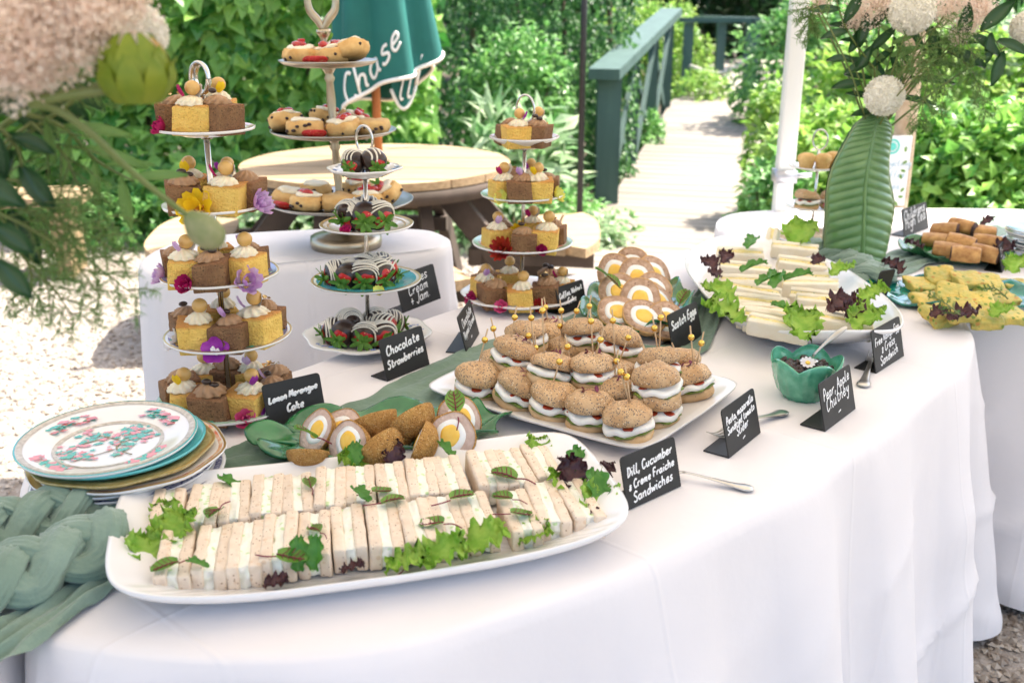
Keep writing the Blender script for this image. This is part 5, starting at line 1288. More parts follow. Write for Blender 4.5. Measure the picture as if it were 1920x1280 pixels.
# ================================================================== sliders with bead picks
m_bun = mat('seeded bun crust', (.62, .41, .22), (.50, .29, .13), scale=28, rough=.6, bump=.9, bscale=110, bdist=.004, specks=[(260, .42, (.15, .11, .08), .62), (200, .30, (.76, .62, .42), .28)], objrand=.08)
m_bunb = mat('bun underside', (.64, .44, .24), (.54, .33, .15), scale=30, rough=.7, bump=.3, bscale=90, specks=[(190, .26, (.20, .12, .07), .12)], objrand=.08)
m_mozz = mat('mozzarella', (.84, .82, .76), (.80, .77, .70), scale=40, rough=.4, sss=.1)
m_pesto = mat('green pesto', (.10, .16, .012), (.20, .26, .03), scale=130, rough=.4, bump=.8, bscale=180)
m_tom = mat('sundried tomato', (.45, .06, .015), (.32, .03, .01), scale=70, rough=.35)
m_cress = mat('purple micro leaf', (.12, .01, .04), (.22, .03, .08), rough=.5)
def slider_proto(seed):
    r_ = random.Random(seed); wv = lambda a, q: 1 + .025 * math.sin(2 * a + seed) + .025 * math.sin(3 * a + 2 * seed)
    def lump(pr_, seed2, am=.05):
        b = MB(); b.lathe(pr_, 30, None, wv); b.v = [tuple(Vector(v) * (1 + am * noise.noise(Vector(v) * 38 + Vector((seed2, 1, 0))))) for v in b.v]; return b
    bot = lump([(0, 0), (.034, 0), (.043, .005), (.0465, .012), (.045, .020), (.041, .023), (0, .024)], seed)
    top = lump([(0, .044), (.041, .043), (.0465, .047), (.047, .053), (.043, .063), (.032, .072), (.017, .0765), (0, .0775)], seed + 3, .09)
    tl = r_.uniform(-.05, .35); top.v = [(x, y, z + tl * (-y) * .6) for x, y, z in top.v]
    mz = MB()
    mz.lathe([(0, .026), (.042, .026), (.0478, .029), (.0485, .035), (.045, .040), (0, .042)], 40, None, lambda a, q: 1 + .05 * math.sin(3 * a + seed) + .03 * math.sin(8 * a))
    mz.v = [(x, y, z + .003 * math.sin(x * 160 + seed) * min(1, math.hypot(x, y) / .04)) for x, y, z in mz.v]
    ps = MB(); ps.lathe([(0, .023), (.042, .0225), (.0465, .0245), (.044, .027), (0, .0275)], 44, None, lambda a, q: 1 + .06 * math.sin(5 * a + seed) + .05 * math.sin(11 * a))
    tm = MB()
    for _ in range(3):
        a = r_.uniform(-2.8, -.3); tm.blob((.034 * math.cos(a), .034 * math.sin(a), .039), (.012, .010, .0032), 10, 6, .3, 90, _ + seed)
    lf = MB()
    for _ in range(5):
        a = r_.uniform(0, 6.3); petal_grid(lf, TRS((.014 * math.cos(a), .014 * math.sin(a), .0765), (r_.uniform(.1, .8), 0, a)), .011, .007, .3, 3)
    lf.tube(catmull([(-.02, 0, .073), (0, .005, .080), (.026, -.004, .074)], 4), .0007, 4)
    p_ = [('bun_base', bot.mesh('bun_base', m_bunb)), ('pesto', ps.mesh('pesto', m_pesto)), ('mozzarella', mz.mesh('mozzarella', m_mozz)), ('tomato', tm.mesh('tomato', m_tom)), ('bun_top', top.mesh('bun_top', m_bun))]
    if seed % 2: p_.append(('micro_leaf', lf.mesh('micro_leaf', m_cress)))
    return p_
SLD = [slider_proto(s_) for s_ in range(9)]
ROLLS = []
RP = [(1105, 625, 1, 0), (1045, 622, 0, 0), (993, 628, 1, 0), (955, 663, 1, 8), (893, 715, 0, 0), (1021, 690, 1, 18), (1058, 656, 0, 0), (1113, 692, 1, 0), (1172, 662, 0, -5), (1235, 680, 1, 0), (1327, 722, 0, -10), (1180, 722, 0, 0), (962, 748, 0, 14), (1046, 775, 0, 6), (1135, 742, 0, 0), (1250, 758, 0, 0), (1118, 790, 0, 0), (1198, 808, 0, -3), (1290, 690, 0, 0), (930, 690, 0, 5), (1085, 735, 0, 0), (1205, 745, 0, -8), (1282, 728, 1, -6), (1005, 728, 0, 6), (1150, 640, 1, 0)]
RL = ['high at the back under the gold picks', 'at the back between two raised ones', 'raised at the cake stand corner', 'raised at the pointed cake-card corner', 'resting at the chocolate-card corner of the platter', 'tipped open toward the table edge on the pile', 'sunk in the middle of the pile', 'raised in the middle showing thick mozzarella', 'at the back beside the cabbage bowl', 'raised beside the scotch egg card', 'large at the far side corner by the pesto card', 'low in the shaded centre of the pile', 'tilted at the front edge beside the scotch egg halves', 'at the front edge with dark tomato gap', 'half hidden in the middle of the front rows', 'round between pesto card and pile', 'at the front with long mozzarella slice', 'foremost behind the cucumber card', 'wedged behind the large corner one', 'low between the pile and the cake-card corner', 'half buried behind the front edge ones', 'low beside the round one near the pesto card', 'raised against the large corner one', 'behind the tilted front one', 'raised at the back beside the cabbage bowl']
POS = []
for (px, py, up_, tl) in RP:
    z = TZ + .016 + (.036 if up_ else 0); p = P(px, py, z + .032); POS.append([p.x, p.y, z, up_])
for _ in range(60):                                   # settle: neighbours on one layer move apart until they only touch
    for i in range(len(POS)):
        for j in range(i):
            if POS[i][3] != POS[j][3]: continue
            dx, dy = POS[i][0] - POS[j][0], POS[i][1] - POS[j][1]; d = math.hypot(dx, dy) + 1e-6
            if d < .077:
                k = .25 * (.077 - d) / d; POS[i][0] += dx * k; POS[i][1] += dy * k; POS[j][0] -= dx * k; POS[j][1] -= dy * k
    for q in POS:                                     # and stay on the platter
        v = Matrix.Rotation(-sqa, 2) @ Vector((q[0] - sq[0].x, q[1] - sq[0].y)); lx, ly = sqx / 2 - .045, sqy / 2 - .045
        v = Matrix.Rotation(sqa, 2) @ Vector((max(-lx, min(lx, v.x)), max(-ly, min(ly, v.y)))); q[0], q[1] = sq[0].x + v.x, sq[0].y + v.y
for i, (px, py, up_, tl) in enumerate(RP):
    s_ = rr_.uniform(.78, .85); x, y, z, _u = POS[i]
    stamp(SLD[i % 9], 'slider_bun', f'seeded slider bun {RL[i]}', 'slider', (x, y, z), (R(rr_.uniform(-5, 12)), R(tl + rr_.uniform(-8, 8)), R(rr_.uniform(-50, 50))), 'sliders on the square platter', (s_, s_, s_ * .97))
    ROLLS.append(Vector((x, y, z + .070 * s_)))
m_stick = mat('pale wood pick', (.62, .44, .26), (.54, .36, .20), scale=90, rough=.7)
m_bead = mat('gold bead', (.80, .52, .12), rough=.18, metal=1)
beads = [(909, 637), (925, 616), (965, 595), (996, 596), (1017, 582), (1023, 576), (1052, 582), (1050, 611), (991, 629), (1081, 583), (1105, 574), (1108, 602), (1126, 637), (1149, 601), (1178, 633), (1064, 650), (1004, 652), (1049, 678), (1156, 677), (1164, 697), (1175, 706), (1217, 699), (1227, 615), (1239, 595), (1268, 661), (1296, 632), (1315, 643)]
def project(v):
    zz = v.z - CZ; dep = v.y * CP - zz * SP
    return 960 + F * v.x / dep, 640 - F * (v.y * SP + zz * CP) / dep
for i, (bx, by) in enumerate(beads):
    best = min(range(len(ROLLS)), key=lambda k: abs(project(ROLLS[k])[0] - bx) * 1.3 + abs(project(ROLLS[k])[1] - (by + 48)))
    base = ROLLS[best] - Vector((0, 0, .014)); bead = D(bx, by, base.y)
    ax = (bead - base)
    if ax.length > .16: base = bead - Vector((rr_.uniform(-.01, .01), 0, .085)); ax = bead - base
    ax.normalize()
    t = thing('bead_pick', f'gold bead pick in the bun {RL[best]}', 'cocktail pick', base, group='gold bead picks in the sliders')
    b = MB(); b.tube([Vector((0, 0, 0)), bead - base + ax * .020], .0013, 6); b.obj('stick', m_stick, t)
    b = MB(); b.blob(bead - base, (.0056, .0056, .0056), 16, 10); b.obj('bead', m_bead, t)

# ================================================================== place cards
m_card = mat('black chalk card', (.016, .016, .016), (.021, .021, .021), scale=30, rough=.5, spec=.4)
m_ink = mat('white chalk ink', (.82, .82, .82), rough=.7)
def card(label, BL, BR, TL, lines, zt=TZ, lean=14, seed=0, foot=1, fill=.86, up_=.94, wid=.0042):
    a, c = P(*BL, zt), P(*BR, zt); W_ = (c - a).length; yaw = math.atan2(c.y - a.y, c.x - a.x)
    up = Vector((-math.sin(yaw) * math.sin(R(lean)), math.cos(yaw) * math.sin(R(lean)), math.cos(R(lean))))
    H_ = min((abs(project(a + up * h)[1] - TL[1]), h) for h in np.linspace(.04, .13, 60))[1]
    t = thing('place_card', label, 'place card', ((a.x + c.x) / 2, (a.y + c.y) / 2, zt + .0012), (0, 0, yaw), 'black place cards')
    L_ = Matrix.Rotation(-R(lean), 4, 'X') @ Matrix.Rotation(R(90), 4, 'X')      # card plane: x, y up
    rr = .006
    pol = [(-W_ / 2, 0), (W_ / 2, 0)] + [(W_ / 2 - rr + rr * math.cos(q), H_ - rr + rr * math.sin(q)) for q in np.linspace(0, 1.57, 5)] + [(-W_ / 2 + rr + rr * math.cos(q), H_ - rr + rr * math.sin(q)) for q in np.linspace(1.57, 3.14, 5)]
    b = MB(); b.rings([[L_ @ Vector((x, y, -.0011)) for x, y in pol], [L_ @ Vector((x, y, .0011)) for x, y in pol]]); b.obj('panel', m_card, t, smooth=False)
    b = MB(); b.box((0, .021 * foot, .0006), (W_ / 2 - .0005, .021, .0011)); b.obj('foot', m_card, t, smooth=False)
    if lines:
        b = MB(); n = len(lines)
        for k, tx in enumerate(lines):
            w0 = strokes(tx)[1]; sz = min(H_ * .70 / n * 1.15, W_ * fill / w0 * 20, 1.2 * W_ * fill / max(strokes(q_)[1] for q_ in lines) * 20)
            if len(tx) < 3: sz = H_ * .16
            y0 = H_ * (up_ - .10) - (k + .72) * H_ * (.76 if n > 2 else .60) / n
            ink(b, tx, sz, lambda u, v, w_: L_ @ Vector((u, y0 + v + u * .10, .0015 + w_)), wid * (.62 if n > 2 else .85), .0003, .55, seed + k)
        b.obj('lettering', m_ink, t)
    return t
card('black card reading Dill, Cucumber and Creme Fraiche Sandwiches at the long platter', (1176, 958), (1276, 912), (1153, 860), ['Dill, Cucumber', '& Creme Fraiche', 'Sandwiches'], seed=1)
card('black card reading Pesto, mozarella, Sundried tomato Slider', (1366, 860), (1425, 812), (1342, 770), ['Pesto, mozarella', 'Sundried tomato', 'Slider', '-'], seed=5)
card('black card reading Pear, Apple Chutney beside the green bowl', (1546, 810), (1603, 767), (1528, 722), ['Pear, Apple', 'Chutney', '-'], seed=9)
card('black card reading Free Range Egg and Cress Sandwich', (1642, 701), (1694, 668), (1629, 623), ['Free Range Egg', '& Cress', 'Sandwich'], seed=12)
card('black card reading Scotch Eggs before the cabbage bowl', (1262, 662), (1316, 632), (1243, 592), ['Scotch Eggs', ' '], seed=15, wid=.005)
card('black card reading Lemon Merangue Cake against the five-tier stand', (505, 808), (612, 780), (485, 724), ['Lemon Merangue', 'Cake'], seed=18)
card('black card reading Chocolate Strawberries below the strawberry stand', (726, 716), (805, 684), (708, 640), ['Chocolate', 'Strawberries'], seed=21)
card('narrow-angled black card about chocolate strawberries beside the sage runner', (875, 664), (898, 626), (853, 596), ['Chocolate', 'Dipped Strawb', '~'], seed=24)
card('black card reading Coffee Walnut Cake behind the gold picks', (1050, 592), (1100, 574), (1034, 540), ['Coffee, Walnut', 'Cake'], seed=27)
card('black card reading Scones Cream and Jam behind the turquoise plate', (755, 588), (826, 560), (750, 520), ['Scones', 'Cream', '+ Jam.'], seed=30)
card('black card reading Childrens High tea on the rear table', (1695, 445), (1741, 428), (1691, 394), ['Childrens', 'High tea'], zt=RZ, seed=33, wid=.004)
card('black card seen almost edge-on beside the sausage roll bowl', (1878, 512), (1892, 494), (1866, 462), ['Sausage', 'rolls'], zt=RZ, seed=36, wid=.003)
card('small black card turned away beside the braided knot', (1656, 572), (1628, 577), (1640, 505), [], zt=TZ, seed=39, foot=1)

# ================================================================== cutlery and chutney garnish
m_silver = mat('old silver', (.60, .58, .54), (.48, .46, .42), scale=40, rough=.28, metal=1)
def fork_mesh(L_=.17):
    b = MB()
    def bar(pts, ws, th=.0022): b.tube(pts, ws, 8, True, flat=.28, up=(0, 0, 1))
    # handle from x=0 (shaped end) to neck
    n = 16; pts = [Vector((L_ * .62 * k / n, 0, .003 + .010 * math.sin(math.pi * k / n * .5) ** 2)) for k in range(n + 1)]
    ws = list(np.interp(np.linspace(0, 1, n + 1), [0, .05, .14, .24, .34, .6, .9, 1], [.006, .0105, .0115, .008, .0065, .0042, .0032, .0036]))
    bar(pts, ws)
    pts = [Vector((L_ * (.62 + .16 * k / 6), 0, .013 - .006 * math.sin(k / 6 * 1.57))) for k in range(7)]
    bar(pts, [.0036, .006, .0095, .0115, .012, .012, .0118])
    for j in range(4):
        y = (j - 1.5) * .0064
        b.tube([Vector((L_ * (.77 + .23 * k / 5), y, .007 - .004 * math.sin(k / 5 * 3.1) + .004 * (k / 5) ** 2)) for k in range(6)], [.0021, .0019, .0016, .0013, .001, .0006], 6, True, flat=.7, up=(0, 0, 1))
    return b.mesh('serving_fork', m_silver)
FK = fork_mesh()
def fork(label, hx, hy, tx, ty, z=TZ, s_=1.):
    a, c = P(hx, hy, z), P(tx, ty, z); yaw = math.atan2(c.y - a.y, c.x - a.x)
    tag(mk('serving_fork', FK, None, (a.x, a.y, z + .001), (0, 0, yaw), s_), label, 'fork', 'silver serving forks')
fork('silver fork lying behind the cucumber sandwich card', 1412, 921, 1270, 899, s_=.95)
fork('silver fork lying behind the pesto slider card', 1473, 775, 1330, 828, s_=1.08)
fork('silver fork lying behind the egg sandwich card', 1617, 728, 1655, 625, s_=1.1)
p = P(1640, 500, TZ + .03)
# chutney spoon
sp0 = Vector((cb.x, cb.y, TZ + .060)); tip = D(1588, 613, cb.y - .01)
b = MB(); dv = (tip - sp0); pts = [sp0 + dv * t + Vector((0, 0, .006 * math.sin(3.1 * t))) for t in np.linspace(.16, 1, 14)]
b.tube(pts, [.0032, .003, .003, .0032, .0036, .0042, .0048, .0056, .0062, .0064, .0060, .0055, .0045, .003], 8, True, flat=.35, up=(0, -.4, 1))
b.blob(sp0 + dv * .07, (.017, .012, .004), 16, 8)
tag(b.obj('teaspoon', m_silver), 'silver teaspoon standing in the dark chutney', 'spoon')
dz = thing('daisy', 'white daisy with yellow centre on the chutney', 'flower', (cb.x - .002, cb.y - .016, TZ + .0665), (R(28), R(-6), 0))
b = MB()
for k in range(11): petal_grid(b, TRS((0, 0, 0), (.12, 0, k * 2 * math.pi / 11)), .0135, .0068, .1, 4)
b.obj('petals', PET['white'], dz); b = MB(); b.blob((0, 0, .0015), (.0042, .0042, .0028), 12, 8); b.obj('flower_eye', m_yolk, dz)
# ================================================================== sage gauze runners
m_sage = mat('sage gauze', (.215, .30, .235), (.17, .25, .19), scale=14, rough=.85, bump=.6, bscale=90, bdist=.004, sheen=.3)
m_sage2 = mat('sage gauze strip', (.115, .185, .125), (.16, .24, .17), scale=9, rough=.85, bump=.7, bscale=45, bdist=.006, sheen=.2)
def strip(b, pts, width, seed, z0, amp=.006, nw=16, ns=90, drop=None, fs=1.):
    path = catmull(pts, 12); L_ = len(path)
    def f(u, v):
        v0 = v; k = min(L_ - 1.001, v * (L_ - 1)); v = v * fs; i = int(k); p = path[i].lerp(path[i + 1], k - i)
        t = (path[min(i + 2, L_ - 1)] - path[max(i - 1, 0)]).normalized(); nn = Vector((-t.y, t.x, 0))
        wd = width * (1 + .18 * noise.noise(Vector((v * 6, seed, 0))) + .10 * noise.noise(Vector((v * 19, seed, 3 if u > .5 else 0))))
        e = (u - .5) * wd
        fold = abs(math.sin(11 * u + 2.5 * noise.noise(Vector((v * 7, seed, 1))) * 2)) ** 1.4
        z = amp * fold * (.5 + noise.noise(Vector((v * 9, u * 2, seed))) * .6 + .2) + amp * .5 * noise.noise(Vector((v * 30, u * 5, seed)))
        q = p + nn * (e + .006 * noise.noise(Vector((v * 20, u * 4, seed + 3))))
        return Vector((q.x, q.y, max(p.z if drop else z0, (p.z if drop else z0) + max(0, z) * min(1, 1.2))))
    b.grid(f, 40, ns)
    return b
b = MB(); strip(b, [P(*q, TZ) for q in [(395, 890), (520, 862), (700, 790), (860, 705), (1010, 640), (1150, 600), (1300, 560)]], .15, 2, TZ + .0022, .0075, ns=130)
tag(b.obj('table_runner', m_sage2), 'sage green gauze runner under the leaf dish, slider platter and cabbage bowl', 'table runner')
b = MB(); strip(b, [P(*q, TZ) for q in [(1180, 660), (1290, 655), (1330, 560), (1360, 510)]], .07, 6, TZ + .0026, .008, ns=60, fs=.4)
tag(b.obj('table_runner', m_sage2), 'loose gauze end lying behind the scotch egg card', 'table runner')
b = MB(); strip(b, [P(*q, RZ) for q in [(1600, 520), (1680, 500), (1760, 465), (1850, 430), (1905, 415)]], .13, 9, RZ + .002, .014, ns=60, fs=.4)
tag(b.obj('table_runner', m_sage), 'pale sage gauze runner on the rear table beside the vase foot', 'table runner')
def braid(b, pts, rad, A, B, per, z, ns=26, seed=0, tw=1.):
    path = catmull(pts, ns); L_ = len(path); S = 0; ss = [0]
    for i in range(1, L_): S += (path[i] - path[i-1]).length; ss.append(S)
    for j in range(3):
        q, rs = [], []
        for i, p in enumerate(path):
            t = (path[min(i+1, L_-1)] - path[max(i-1, 0)]).normalized(); nn = Vector((-t.y, t.x, 0))
            ph = 2 * math.pi * (ss[i] / per + j / 3)
            q.append(p + nn * (A * math.sin(ph)) + Vector((0, 0, z + B * math.cos(2 * ph + .4))))
            rs.append(rad * (1 + .10 * math.sin(2 * ph + 1 + j) + .12 * noise.noise(p * 14 + Vector((j, seed, 0)))))
        b.tube(q, rs, 56, True, flat=.75, up=(0, 0, 1), wav=lambda a, t, j=j: 1.06 - .15 * abs(math.sin(3.5 * a + 9 * t * tw + j)) ** .5 - .08 * abs(math.sin(8.5 * a - 7 * t * tw + 2 * j)) ** .7 + .02 * math.sin(15 * a + 14 * t))
    return b
b = MB(); braid(b, [P(-190, 1085, TZ), P(-60, 1040, TZ), P(70, 1005, TZ), P(150, 985, TZ), P(205, 965, TZ)], .0235, .031, .012, .165, .032, 30, 1)
braid(b, [P(-190, 1200, TZ), P(-60, 1150, TZ), P(60, 1105, TZ), P(140, 1075, TZ), P(200, 1040, TZ)], .0265, .034, .012, .18, .034, 30, 3)
tag(b.obj('braided_runner', m_sage), 'thick sage green gauze braid beside the long sandwich platter', 'table runner')
b = MB()
strip(b, [Vector((p.x, p.y, z)) for p, z in [(P(225, 1065, TZ), TZ + .004), (P(130, 1130, TZ), TZ + .004), (P(40, 1195, TZ), TZ + .004), (P(-70, 1262, TZ), TZ - .0), (P(-150, 1300, TZ), TZ - .03)]], .065, 15, TZ, .014, ns=90, drop=True, fs=.22)
tag(b.obj('table_runner', m_sage), 'loose gauze tail spilling below the thick braid', 'table runner')
b = MB(); braid(b, [P(1520, 492, TZ) + Vector((0, .05, 0)), P(1580, 505, TZ), P(1630, 535, TZ), P(1640, 545, TZ)], .026, .034, .010, .19, .03, 22, 4)
tag(b.obj('braided_runner', m_sage), 'knotted sage gauze at the foot of the tall leaf vase', 'table runner')

# ================================================================== tall leaf vase with flowers
m_vase = mat('green leaf pottery', (.085, .20, .065), (.15, .28, .10), scale=14, rough=.3, coat=.3)
VY = P(1603, 506, TZ).y + .04
vL = [(1572, 506), (1548, 470), (1546, 400), (1558, 335), (1580, 270), (1605, 230), (1634, 212)]
vR = [(1640, 506), (1662, 470), (1671, 400), (1666, 335), (1668, 280), (1666, 240), (1652, 214)]
vase = thing('leaf_vase', 'tall green pottery vase shaped like a ribbed banana leaf', 'vase')
cl = catmull([D(*q, VY) for q in vL], 14); cr = catmull([D(*q, VY) for q in vR], 14); NV = len(cl) - 1
b = MB(); NU = 44
def vs(u, v, back=0):
    i = v * NV; k = min(NV - 1, int(i)); a = cl[k].lerp(cl[k+1], i - k); c = cr[k].lerp(cr[k+1], i - k)
    s_ = 2 * u - 1; mid = (a + c) / 2; hw = (c - a).length / 2
    x = mid.x + (c.x - a.x) / 2 * math.sin(s_ * 1.5) / math.sin(1.5) * (1 + .06 * math.sin(v * 15 + (2 if s_ > 0 else 0)) * abs(s_) ** 4); z = mid.z
    dep = min(.055, hw * .8) * math.cos(s_ * 1.5) * (1 - .35 * v)
    rib = 0
    if not back:
        rib = .0065 * (abs(math.sin((v * 46 + abs(s_) * 3.0) * math.pi / 2)) ** .7 - .5) * min(1, abs(s_) * 6) * (1 if abs(s_) < .97 else .3) - .003 * max(0, 1 - abs(s_) / .05)
        return Vector((x, VY - dep - rib, z))
    return Vector((x, VY + dep + .012, z))
b.grid(lambda u, v: vs(u, v), NU, 220); b.obj('front_leaf', m_vase, vase)
b = MB(); b.grid(lambda u, v: vs(1 - u, v * .97, 1), 20, 40); b.obj('back_leaf', m_vase, vase)
b = MB(); b.tube([vs(0.5, v) + Vector((0, -.002, 0)) for v in np.linspace(.02, .97, 40)], [.0055, .004, .002], 8); b.obj('midrib', m_vase, vase)
b = MB()
for side in (0, 1): b.tube([vs(side, v) for v in np.linspace(0, 1, 60)], .0035, 6)
b.obj('leaf_edge', mat('pale leaf edge', (.22, .30, .14), rough=.35), vase)
b = MB(); b.lathe([(0, 0), (.05, 0), (.052, .01), (.046, .03), (0, .03)], 28, TRS((P(1606, 506, TZ).x, VY, TZ + .001))); b.obj('foot', m_vase, vase)

m_pom = mat('cream pompon petals', (.88, .84, .70), (.90, .87, .80), rough=.7, island=1, trl=.12)
m_plume = mat('blush astilbe plume', (.93, .79, .70), (.95, .88, .80), rough=.8, island=1, trl=.72)
m_stemg = mat('green stem', (.12, .17, .035), (.17, .20, .06), scale=20, rough=.5)
m_dleaf = mat('dark foliage leaf', (.018, .06, .022), (.04, .105, .035), rough=.35, island=1, trl=.2)
m_fern = mat('asparagus fern', (.10, .22, .05), (.22, .36, .11), rough=.6, island=1, trl=.35)
mouth = D(1645, 222, VY)
def stem(b, a, c, r0=.003, r1=.002, bend=.0):
    mid = (a + c) / 2 + Vector((bend, 0, .02)); b.tube(catmull([a, mid, c], 6), [r0, (r0 + r1) / 2, r1], 7)
def pompon(label, c, r, frm, grp=None):
    t = thing('pompon_chrysanthemum', label, 'flower', group=grp); n = 1500
    d = unit(rng.normal(size=(n, 3))); base = d * r * .84 + np.array(c)
    tang = unit(np.cross(d, rng.normal(size=(n, 3)))); ld = unit(d + tang * .35)
    LL = np.full(n, r * .21) * rng.uniform(.8, 1.2, n)
    mk('petals', leaf_mesh('petals', m_pom, base, ld, unit(d + tang * -.2), LL, LL * .62, fold=.35), t)
    b = MB(); b.blob(c, (r * .93,) * 3, 24, 16); b.obj('flower_core', m_pom, t)
    b = MB(); stem(b, frm, Vector(c) + Vector((0, .01, -r * .6))); b.obj('stem', m_stemg, t)
    return t
def plume(label, a, c, r, n, frm, mats=None, curl=0., size=.006, cat='flower', name='astilbe'):
    t = thing(name, label, cat); a, c = Vector(a), Vector(c); ax = (c - a); s_ = rng.random(n)
    w_ = r * (np.sin(np.pi * (.12 + .80 * s_)) ** .8)
    d = unit(rng.normal(size=(n, 3))); q = rng.random(n) ** .5
    br = np.array([noise.noise(Vector((math.atan2(x[0], x[2]) * 2, k * 7, r * 100))) for x, k in zip(d, s_)]) * .6 + 1
    p = np.array(a)[None] + np.array(ax)[None] * s_[:, None] + d * (w_ * q * br)[:, None]
    LL = size * rng.uniform(.6, 1.4, n)
    mk('florets', leaf_mesh('florets', mats or m_plume, p, rdir(n, .4), rdir(n, .2), LL, LL * .75), t)
    b = MB(); b.tube([a, a + ax * .5, a + ax * .95], [.0025, .002, .001], 6)
    for k in range(12):
        s2 = .08 + .07 * k; ang = k * 2.4; e = a + ax * (s2 + .10) + Vector((math.cos(ang), .5 * math.sin(ang), .6 * math.sin(ang))) * r * .7 * math.sin(math.pi * min(1, .2 + .7 * s2)); b.tube([a + ax * s2, e], [.0012, .0006], 5)
    stem(b, frm, a, .003, .0025); b.obj('stem', m_stemg, t)
    return t
def leafspray(label, pts, Ls, n, m, side=.5, asp=.33, name='foliage_stem', droop=.2, frm=None):
    """a stem with paired leaves"""
    t = thing(name, label, 'foliage'); path = catmull(pts, 8); L_ = len(path)
    b = MB(); b.tube(path, [.0028, .002, .001], 6)
    if frm is not None: stem(b, frm, path[0], .003, .0028)
    b.obj('stem', m_stemg, t)
    for k in range(n):
        s_ = .12 + .88 * k / max(1, n - 1); i = min(L_ - 2, int(s_ * (L_ - 1))); p = path[i]; tg = (path[i+1] - path[i]).normalized()
        sgn = 1 if k % 2 else -1; sd2 = tg.cross(Vector((0, -1, .25))).normalized() * sgn
        d = (tg * .65 + sd2 * .8 + Vector((0, -.1, -droop))).normalized(); nn = Vector((.1 * sgn, -.75, .6))
        l = Ls * random.uniform(.75, 1.15); sv = d.cross(nn).normalized(); uv = sv.cross(d)
        q = MB(); q.grid(lambda u, v: p + d * l * v + sv * ((u - .5) * l * asp * math.sin(math.pi * min(1, .04 + .93 * v)) ** .8) - uv * (l * .16 * v * v) + uv * (l * asp * .3 * (2 * u - 1) ** 2), 6, 10)
        q.obj('leaf', m, t)
    return t
def fern(label, pts, n, L_, m, frm=None, sub=9, name='fern_frond'):
    """feathery frond: side twigs with needle tufts"""
    t = thing(name, label, 'foliage'); path = catmull(pts, 10); N_ = len(path); b = MB(); b.tube(path, [.0018, .0013, .0006], 5)
    if frm is not None: stem(b, frm, path[0], .002, .0018)
    P_, D_ = [], []
    for k in range(n):
        s_ = .1 + .9 * k / (n - 1); i = min(N_ - 2, int(s_ * (N_ - 1))); p = path[i]; tg = (path[i+1] - path[i]).normalized(); sgn = 1 if k % 2 else -1
        dv_ = (tg * .8 + tg.cross(Vector((random.uniform(-.3, .3), -1, .2))).normalized() * sgn * .8 + Vector((random.uniform(-.2, .2), random.uniform(-.3, .3), -.15))).normalized()
        e = p + dv_ * L_ * (1 - .55 * s_) * random.uniform(.7, 1.1); b.tube([p, p.lerp(e, .5) + Vector((0, 0, .002)), e], [.0009, .0007, .0004], 4)
        for j in range(sub):
            f = (j + 1) / sub; base_ = p.lerp(e, f)
            for _ in range(5): P_.append(base_); D_.append(dv_ * .5 + Vector((random.gauss(0, .7), random.gauss(0, .7), random.gauss(0, .7))))
    b.obj('stem', m_stemg, t)
    n2 = len(P_); LL = L_ * .17 * rng.uniform(.6, 1.3, n2)
    mk('needles', leaf_mesh('needles', m, np.array(P_), np.array(D_), rdir(n2, .3), LL, LL * .15), t)
    return t
FR = mouth + Vector((0, .02, -.06))
def V_(px, py, dy=0.): return D(px, py, VY + dy)
pompon('cream pompon chrysanthemum resting against the top of the leaf vase', V_(1658, 180, -.06), 37 / PXM(V_(1658, 180, -.06)), FR)
pompon('large cream pompon chrysanthemum among blush plumes above the vase', V_(1710, 22, -.08), 42 / PXM(V_(1710, 22, -.08)), FR)
pompon('cream pompon chrysanthemum at the outer side of the vase bouquet', V_(1925, 52, -.02), 30 / PXM(V_(1925, 52)), FR)
plume('blush astilbe plume above the dark leaves of the vase bouquet', V_(1600, 45), V_(1660, -25, .02), .055, 3200, FR)
plume('blush astilbe plume beside the large pompon', V_(1650, 20, .04), V_(1690, -50, .05), .06, 2600, FR)
plume('blush astilbe plume arching outward below the large pompon', V_(1770, 30, -.02), V_(1800, -20, 0), .05, 2600, FR)
plume('drooping blush astilbe plume over the fern', V_(1850, 15, -.01), V_(1790, 75, -.03), .038, 2600, FR)
plume('pale blush plume at the bouquet top beyond the pompon', V_(1830, 10, .02), V_(1865, -40, .02), .05, 2400, FR)
plume('small blush plume behind the marquee pole side leaves', V_(1530, 18, .05), V_(1560, -30, .05), .03, 1200, FR)
leafspray('dark glossy leaf stem hanging over the pole side of the bouquet', [V_(1640, 130), V_(1590, 60, -.02), V_(1568, 0, -.03), V_(1560, -40, -.03)], .085, 9, m_dleaf, asp=.34, frm=FR)
leafspray('dark laurel stem reaching outward over the fern', [V_(1740, 130), V_(1800, 80, -.03), V_(1850, 60, -.05), V_(1880, 100, -.06)], .085, 8, m_dleaf, asp=.38, frm=FR)
leafspray('eucalyptus stem rising beside the upper pompon', [V_(1655, 160, .02), V_(1670, 100, .03), V_(1680, 40, .03)], .07, 9, m_fern, asp=.3, frm=FR)
leafspray('dark upright leaf stem at the centre of the bouquet', [V_(1640, 190, .03), V_(1630, 120, .03), V_(1620, 50, .02)], .09, 9, m_dleaf, asp=.26, frm=FR)
leafspray('long narrow leaf stem behind the fern', [V_(1665, 200, .04), V_(1710, 140, .04), V_(1750, 70, .03)], .11, 9, m_dleaf, asp=.2, frm=FR)
leafspray('broad dark leaf stem at the vase mouth', [V_(1640, 215, .0), V_(1612, 150, -.01), V_(1590, 95, -.01)], .08, 6, m_dleaf, asp=.36, frm=FR)
